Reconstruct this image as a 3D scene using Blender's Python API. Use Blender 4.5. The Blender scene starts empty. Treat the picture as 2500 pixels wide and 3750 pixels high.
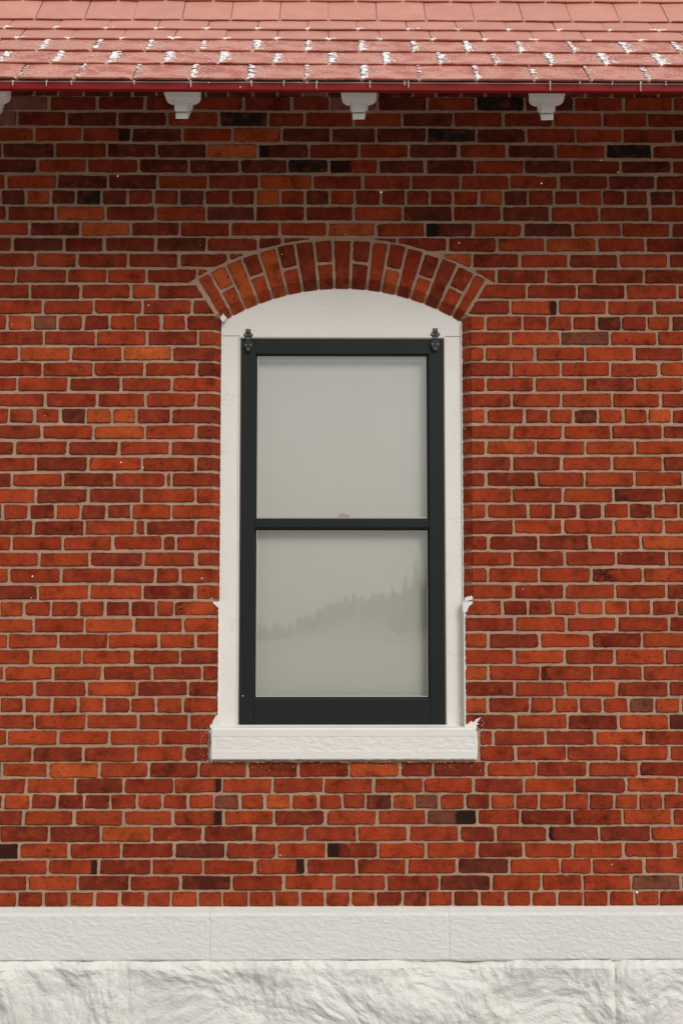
import bpy, bmesh, math, random
from mathutils import Vector, Matrix, noise
random.seed(7)
R = math.radians
scene = bpy.context.scene
col = scene.collection

# ------------------------------------------------------------------ camera
DIST, EYE = 6.25, 1.85            # metres from the wall, eye height
FPX, CX, CY = 5208.0, 1250.0, 1875.0
PITCH, YAW = R(4.85), R(-0.6)
cd = bpy.data.cameras.new("camera"); cam = bpy.data.objects.new("camera", cd); col.objects.link(cam)
cd.sensor_fit = 'VERTICAL'; cd.sensor_height = 36.0; cd.sensor_width = 36.0; cd.lens = 50.0
cd.clip_start = 0.05; cd.clip_end = 3000
cam.location = (0, -DIST, EYE); cam.rotation_euler = (R(90) + PITCH, 0, YAW)
scene.camera = cam
_cm = cam.rotation_euler.to_matrix()

# ------------------------------------------------------------------ light
SUN_EL, SUN_AZ = R(37), R(30)     # azimuth: to the right of the wall's normal
world = bpy.data.worlds.new("World"); scene.world = world; world.use_nodes = True
wn, wl = world.node_tree.nodes, world.node_tree.links
bg = wn["Background"]
sky = wn.new('ShaderNodeTexSky'); sky.sky_type = 'NISHITA'; sky.sun_disc = False
sky.sun_elevation = SUN_EL; sky.sun_rotation = math.pi - SUN_AZ
sky.air_density = 1.6; sky.dust_density = 7.0; sky.ozone_density = 1.0
hs = wn.new('ShaderNodeHueSaturation'); hs.inputs['Saturation'].default_value = 0.10
wl.new(sky.outputs[0], hs.inputs['Color'])
tc = wn.new('ShaderNodeTexCoord'); cn = wn.new('ShaderNodeTexNoise'); cn.inputs['Scale'].default_value = 2.2; cn.inputs['Detail'].default_value = 4
cr = wn.new('ShaderNodeValToRGB'); cr.color_ramp.elements[0].position = 0.3; cr.color_ramp.elements[0].color = (5.4, 5.45, 5.5, 1)
cr.color_ramp.elements[1].position = 0.7; cr.color_ramp.elements[1].color = (6.6, 6.6, 6.55, 1)
cm = wn.new('ShaderNodeMix'); cm.data_type = 'RGBA'; cm.inputs[0].default_value = 0.72
wl.new(tc.outputs['Generated'], cn.inputs['Vector']); wl.new(cn.outputs[0], cr.inputs[0])
# an overcast sky is dimmer at the horizon than overhead
sx = wn.new('ShaderNodeSeparateXYZ'); wl.new(tc.outputs['Generated'], sx.inputs[0])
g1 = wn.new('ShaderNodeMath'); g1.operation = 'MULTIPLY_ADD'; g1.inputs[1].default_value = 1.15; g1.inputs[2].default_value = 0.60
wl.new(sx.outputs['Z'], g1.inputs[0])
gm = wn.new('ShaderNodeVectorMath'); gm.operation = 'SCALE'; wl.new(cr.outputs[0], gm.inputs[0]); wl.new(g1.outputs[0], gm.inputs['Scale'])
wl.new(hs.outputs[0], cm.inputs[6]); wl.new(gm.outputs[0], cm.inputs[7]); wl.new(cm.outputs[2], bg.inputs['Color'])
bg.inputs['Strength'].default_value = 0.108
sd = bpy.data.lights.new("sun", 'SUN'); sun = bpy.data.objects.new("sun", sd); col.objects.link(sun)
sd.energy = 1.75; sd.angle = R(24); sd.color = (1.0, 0.955, 0.90)
_sv = Vector((math.sin(SUN_AZ) * math.cos(SUN_EL), -math.cos(SUN_AZ) * math.cos(SUN_EL), math.sin(SUN_EL)))
sun.rotation_euler = _sv.to_track_quat('Z', 'Y').to_euler(); sun.location = _sv * 30
scene.view_settings.view_transform = 'Standard'; scene.view_settings.look = 'None'
scene.view_settings.exposure = -0.02; scene.view_settings.gamma = 1.0
scene.view_settings.use_curve_mapping = False
scene.cycles.max_bounces = 8
scene.cycles.use_denoising = True

# ------------------------------------------------------------------ helpers
def W(px, py, Y=0.0):
    """point of the place at depth Y seen along one direction of the survey photograph (full-size pixels)"""
    d = _cm @ Vector(((px - CX) / FPX, (CY - py) / FPX, -1.0))
    t = (Y + DIST) / d.y
    return Vector((0, -DIST, EYE)) + d * t

def link(o, parent=None):
    col.objects.link(o)
    if parent is not None: o.parent = parent
    return o

def mesh(name, verts, faces, mat, parent=None, smooth=False, attrs=None, colors=None):
    me = bpy.data.meshes.new(name); me.from_pydata([tuple(v) for v in verts], [], faces); me.update()
    if mat: me.materials.append(mat)
    if smooth:
        for p in me.polygons: p.use_smooth = True
    if colors is not None:
        a = me.color_attributes.new('tone', 'FLOAT_COLOR', 'POINT')
        a.data.foreach_set('color', [c for cc in colors for c in (cc[0], cc[1], cc[2], 1.0)])
    for k, v in (attrs or {}).items():
        a = me.attributes.new(k, 'FLOAT', 'POINT'); a.data.foreach_set('value', v)
    return link(bpy.data.objects.new(name, me), parent)

def bm_obj(name, bm, mat, parent=None, smooth=False):
    bmesh.ops.recalc_face_normals(bm, faces=bm.faces)
    me = bpy.data.meshes.new(name); bm.to_mesh(me); bm.free()
    if mat: me.materials.append(mat)
    if smooth:
        for p in me.polygons: p.use_smooth = True
    return link(bpy.data.objects.new(name, me), parent)

def empty(name, loc=(0, 0, 0)):
    o = bpy.data.objects.new(name, None); o.location = loc; o.empty_display_size = 0.1
    return link(o)

def tag(o, label, cat, group=None):
    o['label'] = label; o['category'] = cat; o['kind'] = 'thing'
    if group: o['group'] = group
    return o

def prism_bm(poly, y0, y1, bevel=0.0, bm=None):
    """poly: list of (x, z); front at y0, back at y1 (y1 > y0)"""
    own = bm is None
    if own: bm = bmesh.new()
    f = [bm.verts.new((x, y0, z)) for x, z in poly]; b = [bm.verts.new((x, y1, z)) for x, z in poly]
    ff = bm.faces.new(f); bm.faces.new(b[::-1])
    n = len(poly)
    for i in range(n):
        bm.faces.new((f[i], b[i], b[(i + 1) % n], f[(i + 1) % n]))
    if bevel > 0:
        bmesh.ops.bevel(bm, geom=list(ff.edges), offset=bevel, segments=2, affect='EDGES', profile=0.6)
    return bm

def box(name, x0, x1, y0, y1, z0, z1, mat, parent=None, bevel=0.003):
    return bm_obj(name, prism_bm([(x0, z0), (x1, z0), (x1, z1), (x0, z1)], y0, y1, bevel), mat, parent)

# ------------------------------------------------------------------ materials
def new_mat(name):
    m = bpy.data.materials.new(name); m.use_nodes = True
    nt = m.node_tree; return m, nt.nodes, nt.links, nt.nodes['Principled BSDF']

def nd(n, t, **kw):
    x = n.new(t)
    for k, v in kw.items(): setattr(x, k, v)
    return x

def noise_tex(n, l, scale, detail=4, rough=0.55, vec=None, stretch=None):
    t = nd(n, 'ShaderNodeTexNoise'); t.inputs['Scale'].default_value = scale
    t.inputs['Detail'].default_value = detail; t.inputs['Roughness'].default_value = rough
    src = vec
    if src is None:
        src = nd(n, 'ShaderNodeNewGeometry').outputs['Position']
    if stretch:
        mp = nd(n, 'ShaderNodeMapping'); mp.inputs['Scale'].default_value = stretch
        l.new(src, mp.inputs['Vector']); src = mp.outputs[0]
    l.new(src, t.inputs['Vector'])
    return t

def ramp(n, l, fac, stops):
    r = nd(n, 'ShaderNodeValToRGB'); e = r.color_ramp.elements
    while len(e) < len(stops): e.new(0.5)
    for i, (p, c) in enumerate(stops):
        e[i].position = p; e[i].color = (c, c, c, 1) if isinstance(c, (int, float)) else (*c, 1)
    l.new(fac, r.inputs[0]); return r.outputs[0]

def mix(n, l, fac, a, b, mode='MIX'):
    m = nd(n, 'ShaderNodeMix', data_type='RGBA', blend_type=mode)
    for sock, v in ((m.inputs[0], fac), (m.inputs[6], a), (m.inputs[7], b)):
        if hasattr(v, 'is_output') or isinstance(v, bpy.types.NodeSocket): l.new(v, sock)
        elif isinstance(v, (int, float)): sock.default_value = v
        else: sock.default_value = (*v, 1)
    return m.outputs[2]

def math_n(n, l, op, a, b=0.0, clamp=False):
    m = nd(n, 'ShaderNodeMath', operation=op, use_clamp=clamp)
    for i, v in enumerate((a, b)):
        if isinstance(v, bpy.types.NodeSocket): l.new(v, m.inputs[i])
        else: m.inputs[i].default_value = v
    return m.outputs[0]

def bump(n, l, bsdf, h, strength=0.5, dist=0.003, prev=None):
    b = nd(n, 'ShaderNodeBump'); b.inputs['Strength'].default_value = strength; b.inputs['Distance'].default_value = dist
    l.new(h, b.inputs['Height'])
    if prev is not None: l.new(prev, b.inputs['Normal'])
    l.new(b.outputs[0], bsdf.inputs['Normal']); return b.outputs[0]

def mat_brick():
    m, n, l, b = new_mat("fired_brick")
    tone = nd(n, 'ShaderNodeAttribute', attribute_name='tone').outputs['Color']
    big = noise_tex(n, l, 11, 5, 0.6)
    c = mix(n, l, 1.0, tone, ramp(n, l, big.outputs[0], [(0.30, 0.42), (0.46, 0.92), (0.68, 1.25)]), 'MULTIPLY')
    hue = noise_tex(n, l, 23, 3, 0.5)
    c = mix(n, l, ramp(n, l, hue.outputs[0], [(0.5, 0.0), (0.75, 0.42)]), c, (0.40, 0.072, 0.021))
    soot = noise_tex(n, l, 38, 6, 0.7)
    c = mix(n, l, ramp(n, l, soot.outputs[0], [(0.565, 0.0), (0.68, 0.72)]), c, (0.035, 0.014, 0.010))
    pit = noise_tex(n, l, 115, 4, 0.65)
    c = mix(n, l, ramp(n, l, pit.outputs[0], [(0.60, 0.0), (0.68, 0.7)]), c, (0.04, 0.013, 0.009))
    fis = noise_tex(n, l, 42, 6, 0.75, stretch=(1, 1, 3.2))
    c = mix(n, l, ramp(n, l, fis.outputs[0], [(0.61, 0.0), (0.67, 0.8)]), c, (0.035, 0.014, 0.010))
    grain = noise_tex(n, l, 520, 2, 0.5)
    c = mix(n, l, 1.0, c, ramp(n, l, grain.outputs[0], [(0.3, 0.8), (0.7, 1.18)]), 'MULTIPLY')
    dust = noise_tex(n, l, 90, 5, 0.75)
    c = mix(n, l, ramp(n, l, dust.outputs[0], [(0.66, 0.0), (0.80, 0.30)]), c, (0.40, 0.20, 0.13))
    # charred ends and soot streaks that some of the bricks carry
    em = nd(n, 'ShaderNodeAttribute', attribute_name='endmark').outputs['Fac']
    wob = noise_tex(n, l, 60, 3, 0.6)
    v = math_n(n, l, 'ADD', em, math_n(n, l, 'MULTIPLY', math_n(n, l, 'SUBTRACT', wob.outputs[0], 0.5), 0.55))
    c = mix(n, l, ramp(n, l, v, [(0.40, 0.0), (0.58, 0.90)]), c, (0.010, 0.009, 0.008))
    rim_shade = nd(n, 'ShaderNodeAttribute', attribute_name='rim_shade').outputs['Fac']  # thin shade lines along brick edges, painted into the colour and broken by noise
    rv = math_n(n, l, 'MULTIPLY', rim_shade, ramp(n, l, soot.outputs[0], [(0.42, 0.0), (0.58, 1.0)]))
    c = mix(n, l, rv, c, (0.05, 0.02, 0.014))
    l.new(c, b.inputs['Base Color']); b.inputs['Roughness'].default_value = 0.9
    b.inputs['Specular IOR Level'].default_value = 0.06
    p = bump(n, l, b, dust.outputs[0], 0.8, 0.0045)
    bump(n, l, b, pit.outputs[0], 0.35, 0.0015, p)
    return m

def mat_mortar():
    m, n, l, b = new_mat("sand_mortar")
    a = noise_tex(n, l, 4, 4, 0.6); g = noise_tex(n, l, 420, 3, 0.6); s = noise_tex(n, l, 26, 5, 0.65)
    c = ramp(n, l, a.outputs[0], [(0.3, (0.345, 0.212, 0.140)), (0.7, (0.44, 0.283, 0.195))])
    c = mix(n, l, ramp(n, l, s.outputs[0], [(0.5, 0.0), (0.75, 0.5)]), c, (0.24, 0.145, 0.10))
    c = mix(n, l, 1.0, c, ramp(n, l, g.outputs[0], [(0.3, 0.72), (0.7, 1.25)]), 'MULTIPLY')
    l.new(c, b.inputs['Base Color']); b.inputs['Roughness'].default_value = 0.95
    b.inputs['Specular IOR Level'].default_value = 0.15
    p = bump(n, l, b, s.outputs[0], 0.8, 0.004); bump(n, l, b, g.outputs[0], 0.6, 0.0015, p)
    return m

def mat_paint(name, base, dirt, streak=None, bumpk=0.35, bd=0.0015, rough=0.55, sc=60, cracks=False):
    m, n, l, b = new_mat(name)
    a = noise_tex(n, l, 3.0, 5, 0.6); s = noise_tex(n, l, sc, 5, 0.6, stretch=streak or (1, 1, 1))
    g = noise_tex(n, l, 700, 2, 0.5)
    c = mix(n, l, ramp(n, l, a.outputs[0], [(0.45, 0.0), (0.8, 0.5)]), base, dirt)
    c = mix(n, l, ramp(n, l, s.outputs[0], [(0.60, 0.0), (0.78, 0.5)]), c, dirt)
    c = mix(n, l, 1.0, c, ramp(n, l, g.outputs[0], [(0.3, 0.94), (0.7, 1.04)]), 'MULTIPLY')
    l.new(c, b.inputs['Base Color']); b.inputs['Roughness'].default_value = rough
    p = bump(n, l, b, s.outputs[0], bumpk, bd); bump(n, l, b, g.outputs[0], 0.15, 0.0006, p)
    if cracks:
        cn_ = noise_tex(n, l, 6.5, 4, 0.55, stretch=(0.8, 1, 4.0)); mk = noise_tex(n, l, 5, 3, 0.5)
        dd = math_n(n, l, 'ABSOLUTE', math_n(n, l, 'SUBTRACT', cn_.outputs[0], 0.5))
        k = math_n(n, l, 'MULTIPLY', ramp(n, l, dd, [(0.0, 1.0), (0.006, 0.0)]), ramp(n, l, mk.outputs[0], [(0.50, 0.0), (0.62, 0.55)]))
        l.new(mix(n, l, k, c, (0.33, 0.29, 0.24)), b.inputs['Base Color'])
    return m

M_BRICK, M_MORTAR = mat_brick(), mat_mortar()
M_WHITE = mat_paint("white_wood_paint", (0.715, 0.69, 0.635), (0.63, 0.60, 0.545), (1, 1, 5), 0.4, 0.0015, cracks=True)
M_SILL = mat_paint("white_sill_paint", (0.70, 0.68, 0.635), (0.63, 0.60, 0.55), (1, 1, 2.2), 0.5, 0.003, 0.6, 45)
M_STONE = mat_paint("white_stone_paint", (0.66, 0.65, 0.61), (0.57, 0.55, 0.51), (1, 1, 2.0), 0.75, 0.004, 0.65, 55)
M_TOOLED = mat_paint("white_tooled_stone_paint", (0.655, 0.65, 0.61), (0.60, 0.59, 0.545), (0.6, 1, 4.5), 0.55, 0.003, 0.65, 40)
M_BRACKET = mat_paint("bright_bracket_paint", (0.84, 0.82, 0.77), (0.74, 0.71, 0.65), (1, 1, 1), 0.15, 0.001)
M_BLACK = mat_paint("black_sash_paint", (0.0040, 0.0070, 0.0065), (0.009, 0.0115, 0.011), (1, 1, 0.3), 0.25, 0.001, 0.5)
M_BLACK.node_tree.nodes["Principled BSDF"].inputs["Specular IOR Level"].default_value = 0.3
M_CREAM = mat_paint("cream_inner_paint", (0.52, 0.48, 0.41), (0.45, 0.41, 0.35), None, 0.1, 0.001)
M_RED = mat_paint("red_fascia_paint", (0.21, 0.011, 0.009), (0.18, 0.010, 0.009), (1, 1, 1), 0.1, 0.001, 0.6)
M_RED.node_tree.nodes["Principled BSDF"].inputs["Specular IOR Level"].default_value = 0.15
M_BLIND = mat_paint("pale_window_shade", (0.56, 0.54, 0.485), (0.53, 0.51, 0.46), None, 0.05, 0.001, 0.8)

def mat_plain(name, c, rough=0.5, metal=0.0, spec=0.5):
    m, n, l, b = new_mat(name)
    g = noise_tex(n, l, 300, 3, 0.6)
    l.new(mix(n, l, 1.0, c, ramp(n, l, g.outputs[0], [(0.3, 0.85), (0.7, 1.15)]), 'MULTIPLY'), b.inputs['Base Color'])
    b.inputs['Roughness'].default_value = rough; b.inputs['Metallic'].default_value = metal
    b.inputs['Specular IOR Level'].default_value = spec
    return m
M_IRON = mat_plain("black_hanger_iron", (0.006, 0.007, 0.008), 0.45)
M_STEEL = mat_plain("screw_steel", (0.55, 0.53, 0.5), 0.35, 0.6)
M_DARK = mat_plain("dark_gap", (0.02, 0.018, 0.016), 0.9)
M_BROWN = mat_plain("weather_strip", (0.16, 0.11, 0.08), 0.8)
M_LOCK = mat_plain("beige_lock", (0.36, 0.26, 0.2), 0.5)

def mat_roof():
    m, n, l, b = new_mat("red_metal_shingle_paint")
    fr = nd(n, 'ShaderNodeAttribute', attribute_type='OBJECT', attribute_name='wet').outputs['Fac']
    tn = nd(n, 'ShaderNodeAttribute', attribute_type='OBJECT', attribute_name='shade').outputs['Fac']
    g = noise_tex(n, l, 9, 5, 0.6); c0 = ramp(n, l, g.outputs[0], [(0.3, (0.46, 0.180, 0.130)), (0.7, (0.53, 0.225, 0.165))])
    c0 = mix(n, l, 1.0, c0, tn, 'MULTIPLY')
    w = noise_tex(n, l, 95, 6, 0.75, stretch=(0.6, 1, 1)); big = noise_tex(n, l, 10, 3, 0.5)
    wv = math_n(n, l, 'ADD', w.outputs[0], math_n(n, l, 'MULTIPLY', math_n(n, l, 'SUBTRACT', big.outputs[0], 0.52), 0.9))
    wm = math_n(n, l, 'MULTIPLY', ramp(n, l, wv, [(0.47, 0.0), (0.57, 0.9)]), fr)
    c = mix(n, l, wm, c0, (0.33, 0.062, 0.042))
    fine = noise_tex(n, l, 330, 3, 0.6)
    c = mix(n, l, 1.0, c, ramp(n, l, fine.outputs[0], [(0.3, 0.86), (0.7, 1.12)]), 'MULTIPLY')
    sp = noise_tex(n, l, 120, 2, 0.5)
    c = mix(n, l, ramp(n, l, sp.outputs[0], [(0.72, 0.0), (0.78, 0.6)]), c, (0.3, 0.06, 0.05))
    l.new(c, b.inputs['Base Color']); b.inputs['Roughness'].default_value = 0.5
    bump(n, l, b, w.outputs[0], 0.12, 0.002)
    return m
M_ROOF = mat_roof()

def mat_snow(name, c=(0.82, 0.82, 0.82), scale=60):
    m, n, l, b = new_mat(name); g = noise_tex(n, l, scale, 5, 0.65)
    l.new(mix(n, l, 1.0, c, ramp(n, l, g.outputs[0], [(0.3, 0.92), (0.7, 1.04)]), 'MULTIPLY'), b.inputs['Base Color'])
    b.inputs['Roughness'].default_value = 0.9; bump(n, l, b, g.outputs[0], 0.5, 0.01)
    return m
M_SNOW = mat_snow("snow_crumbs", (0.86, 0.86, 0.85)); M_GROUND = mat_snow("grey_ground", (0.31, 0.30, 0.295), 3)  # unseen ground is toned grey to keep its bounce light low
M_HILL = mat_plain("hill_undergrowth", (0.10, 0.10, 0.09), 0.95); M_FIR = mat_plain("fir_foliage", (0.04, 0.05, 0.042), 0.95)

def mat_glass():
    m, n, l, b = new_mat("window_glass"); n.remove(b)
    tr = nd(n, 'ShaderNodeBsdfTransparent'); tr.inputs[0].default_value = (0.93, 0.95, 0.93, 1)
    gl = nd(n, 'ShaderNodeBsdfGlossy'); gl.inputs['Roughness'].default_value = 0.02
    gl.inputs['Color'].default_value = (1, 1, 1, 1)
    w = noise_tex(n, l, 2.2, 2, 0.4); bp = nd(n, 'ShaderNodeBump'); bp.inputs['Strength'].default_value = 0.02
    bp.inputs['Distance'].default_value = 0.02
    l.new(w.outputs[0], bp.inputs['Height']); l.new(bp.outputs[0], gl.inputs['Normal'])
    lw = nd(n, 'ShaderNodeLayerWeight'); lw.inputs['Blend'].default_value = 0.5
    f5 = math_n(n, l, 'POWER', lw.outputs['Facing'], 5.0)
    f2 = math_n(n, l, 'ADD', math_n(n, l, 'MULTIPLY', f5, 0.9), 0.22, True)   # Schlick, both faces of the pane
    mx = nd(n, 'ShaderNodeMixShader'); l.new(f2, mx.inputs[0]); l.new(tr.outputs[0], mx.inputs[1]); l.new(gl.outputs[0], mx.inputs[2])
    l.new(mx.outputs[0], n['Material Output'].inputs['Surface'])
    return m
M_GLASS = mat_glass()
def mat_ice():
    m, n, l, b = new_mat("icicle_ice")
    b.inputs['Base Color'].default_value = (0.95, 0.92, 0.92, 1); b.inputs['Roughness'].default_value = 0.08
    b.inputs['IOR'].default_value = 1.31; b.inputs['Transmission Weight'].default_value = 0.75
    w = noise_tex(n, l, 90, 3, 0.5); bump(n, l, b, w.outputs[0], 0.4, 0.003)
    return m
M_ICE = mat_ice()

# ------------------------------------------------------------------ key lines of the wall and window
CH = 0.032                                          # chamfer of jambs and arch
XO_L, XO_R = W(778, 1700).x, W(1725, 1700).x        # jamb: outer (face) edges
XI_L, XI_R = W(808.5, 1700, CH).x, W(1692.5, 1700, CH).x   # jamb: inner edges of the chamfer
def circ(p, q, r):
    (ax, ay), (bx, by), (cx, cy) = p, q, r
    d = 2 * (ax * (by - cy) + bx * (cy - ay) + cx * (ay - by))
    ux = ((ax*ax+ay*ay)*(by-cy) + (bx*bx+by*by)*(cy-ay) + (cx*cx+cy*cy)*(ay-by)) / d
    uz = ((ax*ax+ay*ay)*(cx-bx) + (bx*bx+by*by)*(ax-cx) + (cx*cx+cy*cy)*(bx-ax)) / d
    return ux, uz, math.hypot(ax - ux, ay - uz)
def xz(p): return (p.x, p.z)
AX, AZ, A_RO = circ(xz(W(722, 1023)), xz(W(1248, 877)), xz(W(1778, 1023)))
_pl, _pa, _pr = W(811, 1180, CH), W(1246, 1058, CH), W(1688, 1178, CH)
A_RI = (math.hypot(_pl.x-AX, _pl.z-AZ) + math.hypot(_pr.x-AX, _pr.z-AZ) + (_pa.z-AZ)) / 3
A_RF = A_RI + 0.036                                 # front edge of the arch's chamfer
def aang(p): return math.atan2(p.x - AX, p.z - AZ)
TH_L, TH_R = aang(W(813, 1180, 0)), aang(W(1686, 1180, 0))
def pol(r, th): return (AX + r * math.sin(th), AZ + r * math.cos(th))
Z_SPRING = (pol(A_RI, TH_L)[1] + pol(A_RI, TH_R)[1]) / 2
Z_SILLTOP = W(1250, 2662, 0).z
Z_PLINTH = W(1250, 3319, 0).z
Z_WALLTOP = W(1250, 240, 0).z
Z_STOP = W(1250, 2202, 0).z                         # chamfer ends here
X_W0, X_W1 = W(-560, 1875).x, W(3060, 1875).x

# ------------------------------------------------------------------ ground, hill, far wood
def ground():
    nx, ny = 60, 60; vs, fs = [], []
    for j in range(ny + 1):
        for i in range(nx + 1):
            x = math.copysign(abs(i / nx * 2 - 1) ** 2.2, i / nx * 2 - 1) * 600
            t = j / ny; y = 40 - (t ** 2.2) * 700
            z = 0.0
            if y < -3: z = 0.12 * noise.noise(Vector((x * 0.07, y * 0.07, 0))) - 0.05
            vs.append((x, y, z - 0.02))
    for j in range(ny):
        for i in range(nx):
            a = j * (nx + 1) + i; fs.append((a, a + 1, a + nx + 2, a + nx + 1))
    o = mesh("ground", vs, fs, M_GROUND, smooth=True); o['kind'] = 'structure'; o['label'] = 'grey ground in front of the brick building'
ground()
HY = -230.0
def ridge(x):   # height of the wooded ridge
    return max(1.0, 4.7 + 0.22 * x + 1.1 * math.sin(x * 0.11) + 0.7 * math.sin(x * 0.31 + 1)) if x < 60 else 14.8 + 2 * math.sin(x * .05)
def hill():
    vs, fs = [], []; xs = list(range(-300, 301, 6)); prof = [(205, -0.05), (195, 0.03), (150, 0.05), (60, 0.09), (22, 0.17), (8, 0.7), (0, 0.92), (-10, 1.0), (-40, 1.02), (-90, 0.6), (-150, -0.2)]
    for x in xs:
        h = ridge(max(-40, min(60, x)))
        for dy, k in prof: vs.append((x, HY + dy, h * k + (0.4 * noise.noise(Vector((x * .1, dy * .1, 3))) if k > 0 else 0)))
    n = len(prof)
    for i in range(len(xs) - 1):
        for j in range(n - 1): fs.append((i*n+j, i*n+j+1, (i+1)*n+j+1, (i+1)*n+j))
    o = mesh("hill", vs, fs, M_HILL, smooth=True); o['kind'] = 'structure'; o['label'] = 'low dark hill across from the building'
    vs, fs = [], []
    rnd = random.Random(3)
    def fir(x, y, z, h, r):
        for k in range(5):
            zb = z + h * (0.08 + 0.18 * k); rr = r * (1 - 0.18 * k) * rnd.uniform(.85, 1.15); zt = zb + h * 0.34
            b0 = len(vs); m = 7
            for i in range(m):
                a = i / m * 6.283 + rnd.uniform(-.3, .3); q = rr * rnd.uniform(.7, 1.2)
                vs.append((x + q * math.cos(a), y + q * math.sin(a), zb + rnd.uniform(-.06, .06) * h))
            vs.append((x, y, zt))
            for i in range(m): fs.append((b0 + i, b0 + (i + 1) % m, b0 + m))
    for i in range(1100):
        x = rnd.uniform(-90, 110); dy = rnd.uniform(-14, 16)
        fir(x, HY + dy, ridge(max(-40, min(60, x))) * (0.9 - max(0, dy) * .02) - 0.3, rnd.uniform(1.3, 2.6), rnd.uniform(.6, 1.1))
    for x, h in ((11.2, 6.0), (13.2, 7.6), (14.9, 9.5), (16.6, 8.5), (18.5, 10)):
        fir(x * .82, HY + 40, 1.5, h, 1.5)
    o = mesh("forest", vs, fs, M_FIR); o['kind'] = 'stuff'; o['label'] = 'dark firs along the ridge of the far hill'
hill()

# ------------------------------------------------------------------ brick wall
wall = empty("brick_wall", (0, 0, Z_PLINTH))
tag(wall, "weathered red brick wall with pale sand mortar around the arched white window", "wall")
bpy.context.view_layer.update()
WOFF = Vector((0, 0, -Z_PLINTH))

def mortar():
    """the bed all bricks sit in, recessed 5 mm behind their faces, with the window opening and its chamfer"""
    Y = 0.0042; vs, fs = [], []
    def V(x, y, z): vs.append((x, y, z)); return len(vs) - 1
    zb, zt = Z_PLINTH - 0.04, Z_WALLTOP
    def quad(a, b, c, d): fs.append((a, b, c, d))
    def my(x, z):
        return Y + .0020*noise.noise(Vector((x*24, z*30, 2))) + .0016*noise.noise(Vector((x*70, z*80, 5))) - .0010*max(0, noise.noise(Vector((x*5, z*6, 8))))
    def grid(fn, nu, nv):
        b0 = len(vs)
        for v in range(nv + 1):
            for u in range(nu + 1):
                x, z = fn(u/nu, v/nv); vs.append((x, my(x, z), z))
        for v in range(nv):
            for u in range(nu):
                a = b0 + v*(nu+1) + u; fs.append((a, a+1, a+nu+2, a+nu+1))
    def sheet(x0, x1, z0, z1):
        st = .013
        grid(lambda u, v: (x0 + (x1-x0)*u, z0 + (z1-z0)*v), max(1, int((x1-x0)/st)), max(1, int((z1-z0)/st)))
    x0, x1 = XO_L - 0.002, XO_R + 0.002
    sheet(X_W0, x0, zb, zt); sheet(x1, X_W1, zb, zt)
    sheet(x0, x1, zb, Z_SILLTOP - 0.10)
    N = 40; top = []
    t0, t1 = math.asin((x0 - AX) / A_RF), math.asin((x1 - AX) / A_RF)
    for i in range(N + 1):
        th = t0 + (t1 - t0) * i / N; top.append(pol(A_RF, th))
    for i in range(N):
        (xa, za), (xb, zb2) = top[i], top[i + 1]
        grid(lambda u, v: (xa + (xb-xa)*u, (za + (zb2-za)*u)*(1-v) + zt*v), 2, 90)
        ta, tb = t0 + (t1 - t0) * i / N, t0 + (t1 - t0) * (i + 1) / N
        (xc, zc), (xd, zd) = pol(A_RI + .002, ta), pol(A_RI + .002, tb)
        quad(V(xc, CH + .006, zc), V(xd, CH + .006, zd), V(xb, Y, zb2), V(xa, Y, za))
        quad(V(xc, .16, zc), V(xd, .16, zd), V(xd, CH + .006, zd), V(xc, CH + .006, zc))
    zl = pol(A_RF, t0)[1]
    for xo, xi in ((x0, XI_L - .003), (x1, XI_R + .003)):
        quad(V(xo, Y, Z_STOP), V(xi, CH + .006, Z_STOP), V(xi, CH + .006, zl - .01), V(xo, Y, zl))
        quad(V(xi, CH + .006, Z_STOP), V(xi, .16, Z_STOP), V(xi, .16, zl), V(xi, CH + .006, zl - .01))
        quad(V(xo, Y, Z_SILLTOP - .2), V(xi, Y, Z_SILLTOP - .2), V(xi, Y, Z_STOP), V(xo, Y, Z_STOP))
        quad(V(xi, Y, Z_SILLTOP - .2), V(xi, .16, Z_SILLTOP - .2), V(xi, .16, Z_STOP), V(xi, Y, Z_STOP))
    mesh("mortar_bed", [Vector(v) + WOFF for v in vs], fs, M_MORTAR, wall)
    # the wall behind, so that no light comes through
    bm = prism_bm([(X_W0, zb), (XI_L - .01, zb), (XI_L - .01, zt), (X_W0, zt)], .06, .30)
    prism_bm([(XI_R + .01, zb), (X_W1, zb), (X_W1, zt), (XI_R + .01, zt)], .061, .301, bm=bm)
    prism_bm([(XI_L - .009, zb), (XI_R + .009, zb), (XI_R + .009, Z_SILLTOP - .1), (XI_L - .009, Z_SILLTOP - .1)], .062, .302, bm=bm)
    ztop = pol(A_RI, 0)[1] + .02
    prism_bm([(XI_L - .009, ztop), (XI_R + .009, ztop), (XI_R + .009, zt), (XI_L - .009, zt)], .063, .303, bm=bm)
    for v in bm.verts: v.co += WOFF
    bm_obj("wall_core", bm, M_MORTAR, wall)
mortar()

TONE = dict(k=(.022, .016, .013), d=(.105, .022, .0125), m=(.180, .0262, .0118), n=(.230, .0315, .0128), r=(.270, .0372, .0132),
            s=(.320, .0465, .0142), o=(.38, .069, .018), p=(.45, .093, .025), b=(.16, .052, .030), f=(.23, .092, .062))
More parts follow.
